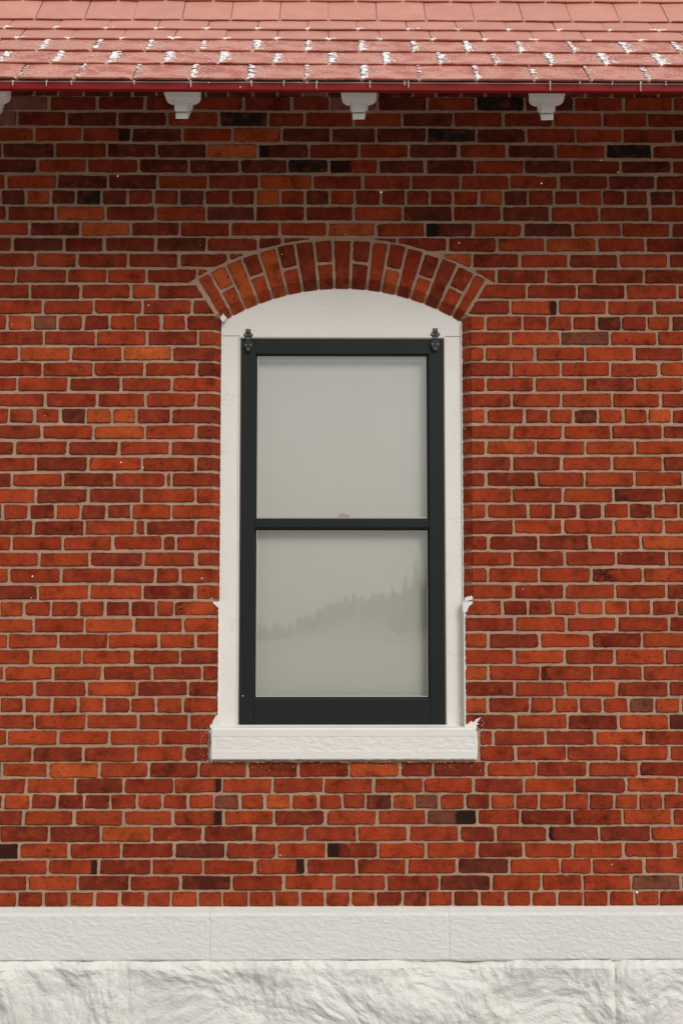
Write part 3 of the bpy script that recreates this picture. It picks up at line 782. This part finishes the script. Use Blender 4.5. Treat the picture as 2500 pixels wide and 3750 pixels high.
# sill: sloping wash, long rough nosing
SX0, SX1 = xw(775, -.03, 2700), xw(1741, -.03, 2700)
def sill():
    zt, zb = zw(2668, -.03), zw(2783, -.03); nx, nz = 180, 26; vs, fs = [], []
    ztop = zw(2655, .045)
    for i in range(nx+1):
        x = SX0 + (SX1-SX0)*i/nx
        col_ = [(x, .09, ztop + .004), (x, .046, ztop)]
        col_.append((x, -.024, zt + .002))
        for j in range(nz+1):
            t = j/nz; z = zt - (zt - zb)*t
            rough = 1.0 if .24 < t < .70 else .25
            d = -.030 + (.0011 if .24 < t < .70 else 0) - .0013*rough*noise.fractal(Vector((x*28, z*60, 1)), .9, 2, 3)
            if t in (0, 1): d += .005
            zz = z + (.0022*noise.noise(Vector((x*30, 7, 0))) if t == 1 else 0)
            col_.append((x, d, zz))
        col_.append((x, .03, zb - .002 + .002*noise.noise(Vector((x*30, 7, 0)))))
        vs += col_
    m = nz + 5
    for i in range(nx):
        for j in range(m-1): fs.append((i*m+j, i*m+j+1, (i+1)*m+j+1, (i+1)*m+j))
    fs.append(tuple(range(m))); fs.append(tuple(nx*m + k for k in range(m))[::-1])
    mesh("sill", vs, fs, M_SILL, win)
    # crumbling mortar left along the foot of the sill
    r2 = random.Random(5); vs, fs = [], []
    n = 150
    for i in range(n+1):
        x = SX0 + .004 + (SX1 - SX0 - .008)*i/n
        h = .010 + .006*noise.noise(Vector((x*18, 0, 4))) + r2.uniform(-.002, .004)
        vs += [(x, -.013, zb - .001), (x, -.010 + r2.uniform(-.002, .002), zb - h), (x, .008, zb - h - .004)]
    for i in range(n):
        for j in range(2): fs.append((i*3+j, i*3+j+1, i*3+j+4, i*3+j+3))
    mesh("sill_bedding", vs, fs, M_MORTAR, win)
    # strip between sash foot and sill
    box("sub_sill", XI_L - .004, XI_R + .004, YC - .004, .09, zw(2668, YC), ztop + .001, M_WHITE, win, .0015)
sill()
# ragged caulk along both jambs and round the arch, paint that ran onto the brick
def ragged(name, line, w0, amp, y, mat=M_WHITE, seed=1, nrm=None):
    """strip that follows a line of (x, z), one edge straight, the other torn"""
    r2 = random.Random(seed); vs, fs = [], []
    for i, (x, z, nx, nz) in enumerate(line):
        k = w0 + amp*max(0, noise.noise(Vector((i*.23, seed, 0)))) + (r2.uniform(0, amp) if r2.random() < .3 else 0)
        vs += [(x - nx*.004, y - .001, z - nz*.004), (x + nx*k*.6, y - .003, z + nz*k*.6), (x + nx*k, y + .004, z + nz*k)]
    for i in range(len(line)-1):
        for j in range(2): fs.append((i*3+j, i*3+j+1, i*3+j+4, i*3+j+3))
    return mesh(name, vs, fs, mat, win)
n = 190
ragged("caulk", [(XI_L, Z_STOP + (Z_SPRING - Z_STOP)*i/n, -1, 0) for i in range(n+1)], .0006, .0025, CH - .001, seed=2)
ragged("caulk", [(XI_R, Z_STOP + (Z_SPRING - Z_STOP)*i/n, 1, 0) for i in range(n+1)], .0006, .003, CH - .001, seed=3)
ragged("caulk", [(XI_L, Z_SILLTOP + (Z_STOP - Z_SILLTOP)*i/90, -1, 0) for i in range(91)], .003, .0035, -.0025, seed=4)
ragged("caulk", [(XI_R, Z_SILLTOP + (Z_STOP - Z_SILLTOP)*i/90, 1, 0) for i in range(91)], .003, .0035, -.0025, seed=5)
# white reveal below the chamfer stop
for s, xi in ((-1, XI_L), (1, XI_R)):
    vs = [(xi, -.003, Z_SILLTOP), (xi, YC + .01, Z_SILLTOP), (xi, YC + .01, Z_STOP), (xi, -.003, Z_STOP)]
    mesh("painted_reveal", vs, [(0, 1, 2, 3)], M_WHITE, win)
def smear(px_pts, y=-.0042, th=-.005, name="paint_smear"):
    p = [xz(W(a, b, 0)) for a, b in px_pts]
    ar = sum(a[0]*b[1]-b[0]*a[1] for a, b in zip(p, p[1:]+p[:1]))
    if ar < 0: p = p[::-1]
    bm_obj(name, prism_bm(p, y, y + th + .008), M_WHITE, win)
smear([(778, 2203), (809, 2205), (809, 2243), (804, 2240), (802, 2228), (795, 2222), (789, 2215), (784, 2212)], name="chamfer_stop")
smear([(1692, 2203), (1729, 2202), (1728, 2212), (1719, 2217), (1712, 2228), (1708, 2241), (1698, 2243), (1693, 2240)], name="chamfer_stop")
smear([(1700, 2190), (1708, 2186), (1712, 2182), (1716, 2187), (1722, 2180), (1727, 2185), (1731, 2186), (1728, 2196), (1715, 2199), (1700, 2202)])
smear([(768, 2662), (773, 2650), (776, 2655), (780, 2640), (786, 2630), (790, 2622), (797, 2618), (803, 2622), (806, 2630), (807, 2668), (778, 2670)])
smear([(1700, 2656), (1716, 2648), (1722, 2640), (1733, 2645), (1741, 2634), (1760, 2626), (1751, 2638), (1744, 2645), (1752, 2652), (1742, 2656), (1746, 2664), (1741, 2670), (1700, 2672)])
smear([(807, 1166), (811, 1153), (814, 1159), (818, 1146), (821, 1154), (827, 1160), (830, 1163), (828, 1168), (818, 1178), (812, 1176)], y=-.0015, th=.02)
smear([(766, 2680), (771, 2690), (774, 2720), (769, 2740), (767, 2770), (775, 2795), (779, 2783), (778, 2672), (772, 2670)], name="caulk")
smear([(1740, 2670), (1745, 2680), (1748, 2720), (1747, 2760), (1744, 2782), (1739, 2784)], name="caulk")
r4 = random.Random(9)
def speckle():
    bm = bmesh.new()
    for k in range(210):
        if k < 60: px, py = r4.uniform(735, 775), r4.uniform(2660, 2790)
        elif k < 150: px, py = r4.uniform(780, 1760), 2790 + abs(r4.gauss(0, 22))
        elif k < 180: px, py = r4.uniform(1745, 1775), r4.uniform(2640, 2700)
        else: px, py = r4.uniform(1693, 1716), r4.uniform(1180, 2190)
        y = -.0045 if k < 180 else -.002 + (CH + .002)*max(0, (1722 - px)/30)
        p = W(px, py, y); s = r4.uniform(.0006, .0016)
        bmesh.ops.create_icosphere(bm, subdivisions=1, radius=1, matrix=Matrix.Translation(p) @ Matrix.Diagonal((s*r4.uniform(.7, 1.6), s*.5, s, 1)))
    o = bm_obj("paint_spatter", bm, M_WHITE, win); o['kind'] = 'stuff'
speckle()
# sash hangers
def hanger(px, dy):
    y0 = YC - .006
    def P(a, b): p = W(px + a, 1205 + dy + b, y0); return (p.x, p.z)
    prof = [(-8, 0), (8, 0), (8, 14), (13, 16), (17.5, 22), (13, 29), (8, 31), (8, 38), (9, 44), (12, 48), (17, 58), (13, 66), (9, 72), (7, 82), (-7, 82),
            (-9, 72), (-13, 66), (-17, 58), (-12, 48), (-9, 44), (-8, 38), (-8, 31), (-13, 29), (-17.5, 22), (-13, 16), (-8, 14)]
    h = bm_obj("hanger", prism_bm([P(a, b) for a, b in prof][::-1], y0, YS + .004, .001), M_IRON, win)
    c0, c1 = P(-5, 36), P(5, 31)
    bm_obj("hook", prism_bm([c0, (c1[0], c0[1]), (c1[0], c0[1] + .0022), (c0[0], c0[1] + .0022)], y0 - .004, y0 + .001, .0005), M_STEEL, h)
    for a, b in ((0, 6), (-8.5, 22), (8.5, 22), (-8.5, 58), (8.5, 58), (0, 74)):
        p = P(a, b); bm = bmesh.new()
        mt = Matrix.Translation((p[0], y0 - .0012, p[1])) @ Matrix.Rotation(R(90), 4, 'X')
        ro, ri, k = .0040, .0024, 12
        rings = []
        for r_, yy in ((ro, .0012), (ro*.85, -.0006), (ri*1.15, -.0006), (ri, .0008)):
            rings.append([bm.verts.new((p[0] + r_*math.cos(q*6.283/k), y0 - .0008 + yy, p[1] + r_*math.sin(q*6.283/k))) for q in range(k)])
        for A, B in zip(rings, rings[1:]):
            for q in range(k): bm.faces.new((A[q], A[(q+1) % k], B[(q+1) % k], B[q]))
        bm_obj("screw", bm, M_STEEL, h)
hanger(909, 0); hanger(1593, -3)

# ------------------------------------------------------------------ stone foundation
fnd = empty("stone_foundation", (0, 0, 0))
tag(fnd, "white painted stone base with smooth tooled band over rough rock faced blocks", "foundation")
ZPT, ZPF, ZPB = W(1250, 3319, 0).z, W(1250, 3346, -.05).z, W(1250, 3520, -.05).z
PJ = [-760, -100 - 0, 767, 1643, 2520, 3380]
PJ = [X_W0] + [W(p, 3430, -.05).x for p in (-109, 767, 1643, 2519)] + [X_W1]
for a, b in zip(PJ, PJ[1:]):
    w = b - a; nx = max(20, int(w/.009)); vs, fs = [], []; nz = 22
    seam = rb.uniform(0, 9)
    for i in range(nx+1):
        x = a + .0003 + (w - .0006)*i/nx; edge = min(i, nx-i)
        ez = .004*noise.noise(Vector((x*9, 2, 0))) + .0025*noise.noise(Vector((x*45, 5, 0)))
        c_ = [(x, .02, ZPT + .001 + .0018*noise.noise(Vector((x*40, 3, 9)))), (x, -.004, ZPT - .001 + .0016*noise.noise(Vector((x*55, 3, 1)))), (x, -.044, ZPF + .003)]
        for j in range(nz+1):
            t = j/nz; z = ZPF - (ZPF - ZPB)*t
            y = -.050 - .0009*noise.fractal(Vector((x*13, z*42, 4)), .9, 2, 2) - .0014*noise.fractal(Vector((x*42, z*85, 4)), .8, 2, 3) - .0015*noise.noise(Vector((x*3, z*4, 2)))
            if edge == 0: y += .0018
            if j == 0: y += .003
            if j == nz: y += .004; z += ez
            c_.append((x, y, z))
        c_.append((x, .0, ZPB + ez - .002))
        vs += c_
    m = nz + 5
    for i in range(nx):
        for j in range(m-1): fs.append((i*m+j, i*m+j+1, (i+1)*m+j+1, (i+1)*m+j))
    mesh("plinth_stone", vs, fs, M_TOOLED, fnd)
# rock-faced blocks below
RJ = [X_W0] + [W(p, 3650, -.05).x for p in (-400, 933, 2248)] + [X_W1]
def rock(x, z, s):
    q = Vector((x, z*1.15, s))
    wv = Vector((noise.noise(q*3.1), noise.noise(q*3.1 + Vector((5, 2, 1))), 0))*.12
    q = q + wv
    a = noise.noise(q*2.6 + Vector((s, 0, 0)))
    b = noise.noise(q*5.7 + Vector((1, 7, s)))
    d, pts = noise.voronoi(Vector((q.x*5.2 + q.y*2.0, q.y*6.8 - q.x*1.6, s)))
    cv = noise.cell_vector(pts[0]*3.1)
    e = min(1.0, (d[1]-d[0])*2.6)
    f1 = ((cv.x-.5)*(q.x*5.2 - pts[0].x)*.5 + (cv.y-.6)*(q.y*6.8 - pts[0].y)*.9)*e + (cv.z-.5)*.35*e
    f = noise.fractal(q*19, .8, 2.1, 6)
    rg = 1 - abs(noise.noise(q*6.5 + Vector((0, 3, 8)))); rg = max(0, rg-.86)/.14
    c5 = noise.fractal(q*9, .9, 2, 3)
    return .030*a + .020*b + .019*f1 + .0100*c5 + .0060*f
for k, (a, b) in enumerate(zip(RJ, RJ[1:])):
    w = b - a; nx = int(w/.0065); zt = ZPB + .004; zb = -.06; nz = int((zt-zb)/.0075); vs, fs = [], []
    for j in range(nz+1):
        z = zt - (zt - zb)*j/nz
        for i in range(nx+1):
            x = a + w*i/nx
            y = -.070 - rock(x, z, 2.0)
            for e_, wt in ((x - a, (0, .003, .005, .016)[k]), (b - x, (.003, .005, .016, 0)[k])):
                y += wt*max(0, 1 - e_/.035)**2*(.7 + noise.noise(Vector((k, z*9, 0))))
            tz = (zt - z); y += (.020 + .02*noise.noise(Vector((x*6, 1, 1))))*max(0, 1 - tz/.03)**1.2
            vs.append((x, y, z))
    for j in range(nz):
        for i in range(nx):
            p = j*(nx+1)+i; fs.append((p, p+nx+1, p+nx+2, p+1))
    mesh("rock_faced_stone", vs, fs, M_STONE, fnd)

# ------------------------------------------------------------------ roof
roof = empty("roof", (0, 0, 0))
tag(roof, "red metal shingle roof with snow along its seams and a dark red eave board", "roof")
YE, DY, SW = -.75, .19, .2286
ROWY = [(296.5, 301), (241.8, 245.7), (195.3, 199.3), (152, 157), (114, 120.4), (79, 84.6), (9.6, 12.4)]
edge = []
for i, (l, r) in enumerate(ROWY):
    Y = YE + DY*i; edge.append((Y, (W(100, l, Y).z + W(2400, r, Y).z)/2))
dy_, dz_ = edge[-1][0]-edge[-2][0], edge[-1][1]-edge[-2][1]
for k in range(3): edge.append((edge[-1][0]+dy_, edge[-1][1]+dz_*.98))
X_R0, X_R1 = X_W0 - .2, X_W1 + .2
def shingle_mesh(ln):
    """pressed metal shingle, origin at the middle of its lower edge, y up the slope, z along the normal"""
    nu = 30; w = SW - .0016; vs, fs = [], []
    vv = [0, .003, .007, .011, .015, .019, .023, .027, .031, .035, .039, .043, .047, .051, .055, .059, .064, .070, .085, .12, .18, ln*.999, ln + .03]; nv = len(vv) - 1
    for j, v in enumerate(vv):
        for i in range(nu+1):
            u = -w/2 + w*i/nu; a = abs(u)/(w/2)
            peak = .050*max(0, 1-a/.86)**1.7 + .007*max(0, 1 - a)     # ogee outline of the pressing
            h = .0090 - .0030*min(1, v/.1)
            if v < peak: h += .0080*(1 - (v/peak)**4)**.6
            elif v < peak + .014 and a < .93: h -= .0035*(1 - (v - peak)/.014)
            h += -.003*(a**8) * (1 if v < .1 else .4)
            sag = .0085*(1-a*a) if v < .03 else 0                     # lower edge bellies down a little
            vs.append((u, v - sag*(1-v/.03), h))
        if j == 0: pass
    n1 = nu+1
    for j in range(nv):
        for i in range(nu): fs.append((j*n1+i, j*n1+i+1, (j+1)*n1+i+1, (j+1)*n1+i))
    b0 = len(vs)                                                       # turned-down hem
    for i in range(n1): x, y, z = vs[i]; vs.append((x, y - .002, z - .004))
    for i in range(n1): x, y, z = vs[i]; vs.append((x, y + .004, z - .0105))
    for i in range(nu):
        fs.append((i+1, i, b0+i, b0+i+1)); fs.append((b0+i+1, b0+i, b0+n1+i, b0+n1+i+1))
    for s in (0, nu):                                                 # folded side
        b1 = len(vs)
        for j in range(nv+1): x, y, z = vs[j*n1+s]; vs.append((x, y, z - .008))
        for j in range(nv):
            q = (j*n1+s, (j+1)*n1+s, b1+j+1, b1+j); fs.append(q if s else q[::-1])
    return vs, fs
seams = {}
roof_basis = []
for i in range(len(edge)-1):
    (y0, z0), (y1, z1) = edge[i], edge[i+1]
    d = Vector((0, y1-y0, z1-z0)); ln = d.length; d.normalize(); nrm = Vector((0, -d.z, d.y))
    roof_basis.append((y0, z0, d, nrm, ln))
    vs, fs = shingle_mesh(ln)
    me = bpy.data.meshes.new("shingle"); me.from_pydata(vs, [], fs); me.update(); me.materials.append(M_ROOF)
    for p in me.polygons: p.use_smooth = True
    ang = math.atan2(d.z, d.y)
    ref = W(1114.5 if i % 2 == 0 else 1204, ROWY[min(i, 6)][0], y0).x if i < 2 else (seams[i % 2][0])
    if i < 2: seams[i] = [ref]
    n0 = int((X_R0 - ref)/SW) - 1; n1_ = int((X_R1 - ref)/SW) + 1
    rr = random.Random(50+i)
    for k in range(n0, n1_):
        o = bpy.data.objects.new("shingle", me); link(o, roof)
        o.location = (ref + SW*(k+.5) + rr.uniform(-.001, .001), y0, z0 + rr.uniform(-.001, .001))
        o.rotation_euler = (ang + rr.uniform(-.006, .006), rr.uniform(-.006, .006), rr.uniform(-.004, .004))
        o['wet'] = (1.0, 1.0, .85, .22, .1, .0, .0, 0, 0)[i] * rr.uniform(.75, 1.0); o['shade'] = rr.uniform(.94, 1.05)
# deck under the shingles, soffit boards, fascia
bm = bmesh.new(); prof = [(y, z - .004) for y, z in edge] + [(y, z - .024) for y, z in edge[:0:-1]] + [(edge[0][0] + .03, edge[0][1] - .012)]
a = [bm.verts.new((X_R0, y, z)) for y, z in prof]; b = [bm.verts.new((X_R1, y, z)) for y, z in prof]
bm.faces.new(a); bm.faces.new(b[::-1])
for i in range(len(prof)): bm.faces.new((a[i], b[i], b[(i+1) % len(prof)], a[(i+1) % len(prof)]))
bm_obj("roof_deck", bm, M_WHITE, roof)
ZF1 = (W(100, 297, YE).z + W(2400, 302, YE).z)/2; ZF0 = (W(100, 324, YE).z + W(2400, 334, YE).z)/2
box("fascia", X_R0, X_R1, YE + .004, YE + .03, ZF0, ZF1 + .004, M_RED, roof, .003)
soff = []
for k in range(5):
    y0 = YE + .035 + k*.145; t0 = (y0 - YE)/(0 - YE)
    za, zb2 = ZF0 + .01 + (y0 - YE)*.62, ZF0 + .01 + (y0 + .14 - YE)*.62
    mesh("soffit_board", [(X_R0, y0, za), (X_R1, y0, za), (X_R1, y0 + .14, zb2), (X_R0, y0 + .14, zb2),
                          (X_R0, y0, za + .02), (X_R1, y0, za + .02), (X_R1, y0 + .14, zb2 + .02), (X_R0, y0 + .14, zb2 + .02)],
         [(0, 1, 2, 3), (4, 7, 6, 5), (0, 4, 5, 1), (3, 2, 6, 7), (0, 3, 7, 4), (1, 5, 6, 2)], M_WHITE, roof)

# ------------------------------------------------------------------ eave brackets
YB = -.62
def bracket(px, label, skew=0.0):
    o = empty("eave_bracket", (W(px, 380, YB).x, YB, 0)); tag(o, label, "bracket", "white wooden brackets under the eave")
    sc = (YB + DIST)/FPX
    def zz(py): return W(1250, py, YB).z
    r = .036; hw = 67*sc; ztop, zbot = zz(322) + .03, zz(362)
    pts = [(hw, ztop), (-hw, ztop)]
    for i in range(9): a = math.pi + i/8*math.pi/2; pts.append((-hw + r + r*math.cos(a), zbot + r*.82 + r*.82*math.sin(a)))
    for i in range(9): a = 1.5*math.pi + i/8*math.pi/2; pts.append((hw - r + r*math.cos(a), zbot + r*.82 + r*.82*math.sin(a)))
    bm_obj("bolster", prism_bm(pts, 0, .075, .003), M_BRACKET, o)
    def tilted(nm, hb, y0, y1, za, zb, rise, bev=.003):
        """a timber end that climbs towards the wall with the rafters"""
        bm = prism_bm([(-hb, za), (hb, za), (hb, zb), (-hb, zb)], y0, y1, bev)
        for v in bm.verts: v.co.z += (v.co.y - y0)*rise
        bm_obj(nm, bm, M_BRACKET, o)
    tilted("beam", 24.5*sc, .003, .15, zz(410), zz(361), .60)
    tilted("under_beam", 23.5*sc, .016, .14, zz(433), zz(410.6), .60, .005)
    tilted("cleat", 33*sc, .06, .12, zz(388), zz(362.6), .60)
    o.rotation_euler[2] = skew
bracket(-40, "white wooden eave bracket cut off by the left edge of the photo", 0)
bracket(665, "white wooden eave bracket above and left of the arched window", 0)
bracket(1312, "white wooden eave bracket straight above the crown of the brick arch", -.06)
bracket(2003, "white wooden eave bracket with a nail hole, above and right of the window", -.10)

# ------------------------------------------------------------------ icicles
ICE = [(48, 16, "short clear icicle on the red eave board, nearest the left edge of the photo"),
       (171, 16, "small clear icicle on the red eave board, second from the left edge"),
       (263, 12, "stubby icicle on the red eave board, midway between the first two brackets"),
       (492, 11, "tiny clear icicle on the eave, just left of the left window bracket"),
       (699, 20, "clear icicle hanging over the right side of the left window bracket"),
       (921, 16, "forked clear icicle on the eave between left and middle brackets"),
       (1039, 14, "clear icicle between left and middle brackets, right of the forked icicle"),
       (1124, 6, "tiny icy drop on the eave next to a long thin icicle"),
       (1159, 26, "long thin icicle on the eave, left of the middle bracket"),
       (1354, 20, "clear icicle on the eave over the right side of the middle bracket"),
       (1481, 11, "shorter icicle of a close pair right of the middle bracket"),
       (1495, 19, "longer icicle of a close pair right of the middle bracket"),
       (2013, 31, "long clear icicle in front of the right bracket with the nail hole"),
       (2121, 6, "tiny icy drop on the eave just right of the right bracket"),
       (2240, 9, "short icicle on the eave, left of the longest icicle"),
       (2344, 33, "longest clear icicle on the eave, far right of the photo"),
       (2436, 10, "short icicle on the eave, nearest the right edge of the photo")]
sI = (YE + DIST)/FPX
for k, (px, lenp, lab) in enumerate(ICE):
    yI = YE - .009
    top = W(px, 298 + 4.5*px/2500, yI); L_ = lenp*sI + .006; rk = random.Random(k)
    bm = bmesh.new(); rings = []; prof = [(0, .0048), (.12, .0036), (.4, .0026), (.7, .0023), (.9, .0025), (.98, .0016)]
    for t, r_ in prof:
        rings.append([bm.verts.new((r_*math.cos(q*6.283/8) + .0006*math.sin(t*5+k), r_*math.sin(q*6.283/8), -t*L_)) for q in range(8)])
    tip = bm.verts.new((0, 0, -L_*1.02)); cap = bm.verts.new((0, 0, .001))
    for A, B in zip(rings, rings[1:]):
        for q in range(8): bm.faces.new((A[q], A[(q+1) % 8], B[(q+1) % 8], B[q]))
    for q in range(8): bm.faces.new((rings[-1][q], rings[-1][(q+1) % 8], tip)); bm.faces.new((rings[0][(q+1) % 8], rings[0][q], cap))
    if k == 5:
        bmesh.ops.create_cone(bm, segments=8, radius1=.0008, radius2=.0032, depth=.010, matrix=Matrix.Translation((-.006, 0, -.005)))
    o = bm_obj("icicle", bm, M_ICE, None, True); o.location = top + Vector((0, 0, .004))
    tag(o, lab, "icicle", "icicles along the eave")

# ------------------------------------------------------------------ snow on the shingles and in the air
def snow():
    r3 = random.Random(21); vs, fs = [], []
    ico = bmesh.new(); bmesh.ops.create_icosphere(ico, subdivisions=1, radius=1)
    iv = [v.co.copy() for v in ico.verts]; jf = [tuple(v.index for v in f.verts) for f in ico.faces]; ico.free()
    def lump(i, x, v, s, flat=.45, lift=.0085):
        y0, z0, d, nrm, ln = roof_basis[i]
        c = Vector((x, y0, z0)) + d*v + nrm*(lift + s*flat*.3)
        b0 = len(vs); sx = s*r3.uniform(.8, 1.9); sy = s*r3.uniform(.7, 1.3); sz = s*flat*r3.uniform(.7, 1.3)
        for p in iv:
            q = p*r3.uniform(.72, 1.2); vs.append(c + Vector((q.x*sx, 0, 0)) + d*(q.y*sy) + nrm*(q.z*sz))
        fs.extend(tuple(b0 + k for k in f) for f in jf)
    for i in range(5):
        y0, z0, d, nrm, ln = roof_basis[i]; ref = seams[i % 2][0]
        for k in range(-12, 13):
            xs = ref + SW*k
            if not X_R0 < xs < X_R1: continue
            amount = {0: r3.uniform(.0, .65), 1: r3.uniform(.3, 1.0), 2: r3.uniform(.2, .85), 3: r3.uniform(.25, .6), 4: r3.uniform(.1, .4)}[i]
            if i < 3:
                wid = .012 + .030*amount
                sd_ = r3.uniform(0, 50)
                for q in range(int(210*amount)):
                    v = ln*r3.uniform(.02, .97); t = 1 - v/ln
                    u = (.55 + .8*t)*r3.random()**1.25
                    if noise.noise(Vector((u*3.1 + sd_, v*52, sd_))) < -.32 + .62*u: continue
                    lump(i, xs + .004 + wid*1.25*u - .10*t*.0, v, r3.choice((.002, .003, .004, .0055) if u > .45 else (.003, .005, .007, .008))*r3.uniform(.8, 1.25), .30, .0072)
                for q in range(int(130*(amount + .35))):
                    lump(i, xs + .015 + r3.gauss(.012, .045), ln*r3.uniform(.0, .85), r3.uniform(.0011, .0028), .4)
            else:
                c0 = xs + r3.uniform(-.006, .012)                      # heap caught at the foot of the seam above
                for q in range(int(46*amount)):
                    lump(i, c0 + r3.gauss(0, .012 + .010*amount), .004 + abs(r3.gauss(0, .012)), r3.uniform(.004, .009), .6)
        if i < 4:                                                      # loose crumbs over the lower rows
            for q in range((330, 420, 330, 90)[i]):
                x = r3.uniform(W(-200, 200, -.5).x, W(2700, 200, -.5).x)
                if noise.noise(Vector((x*5, i*3.1, 1))) > -.15:
                    lump(i, x, ln*r3.random()**1.4*.95, r3.uniform(.0008, .0021), .5, .006)
    o = mesh("snow", vs, fs, M_SNOW, None, True); o['kind'] = 'stuff'; o['label'] = 'crumbs and streaks of snow caught along the shingle seams'
snow()
def flakes():
    r5 = random.Random(4); bm = bmesh.new()
    pts = [(2330, 3268, -2.4, .0045), (1981, 672, -.9, .004), (524, 1713, -1.2, .0032), (1680, 890, -.8, .003), (120, 2111, -1.0, .0035),
           (545, 1118, -.8, .003), (740, 2118, -.7, .003), (1387, 1378, -.6, .003), (1395, 705, -1.2, .004), (765, 303, -1.1, .003), (880, 319, -1.0, .003)]
    for _ in range(26): pts.append((r5.uniform(0, 2500), r5.uniform(330, 3300), r5.uniform(-2.0, -.3), r5.uniform(.0012, .0026)))
    for px, py, Y, s in pts:
        p = W(px, py, Y); bmesh.ops.create_icosphere(bm, subdivisions=1, radius=1, matrix=Matrix.Translation(p) @ Matrix.Diagonal((s*r5.uniform(.7, 1.2), s*.8, s*r5.uniform(.7, 1.2), 1)))
    o = bm_obj("falling_snow", bm, M_SNOW, None, True); o['kind'] = 'stuff'; o['label'] = 'a few white snowflakes falling in front of the wall'
flakes()
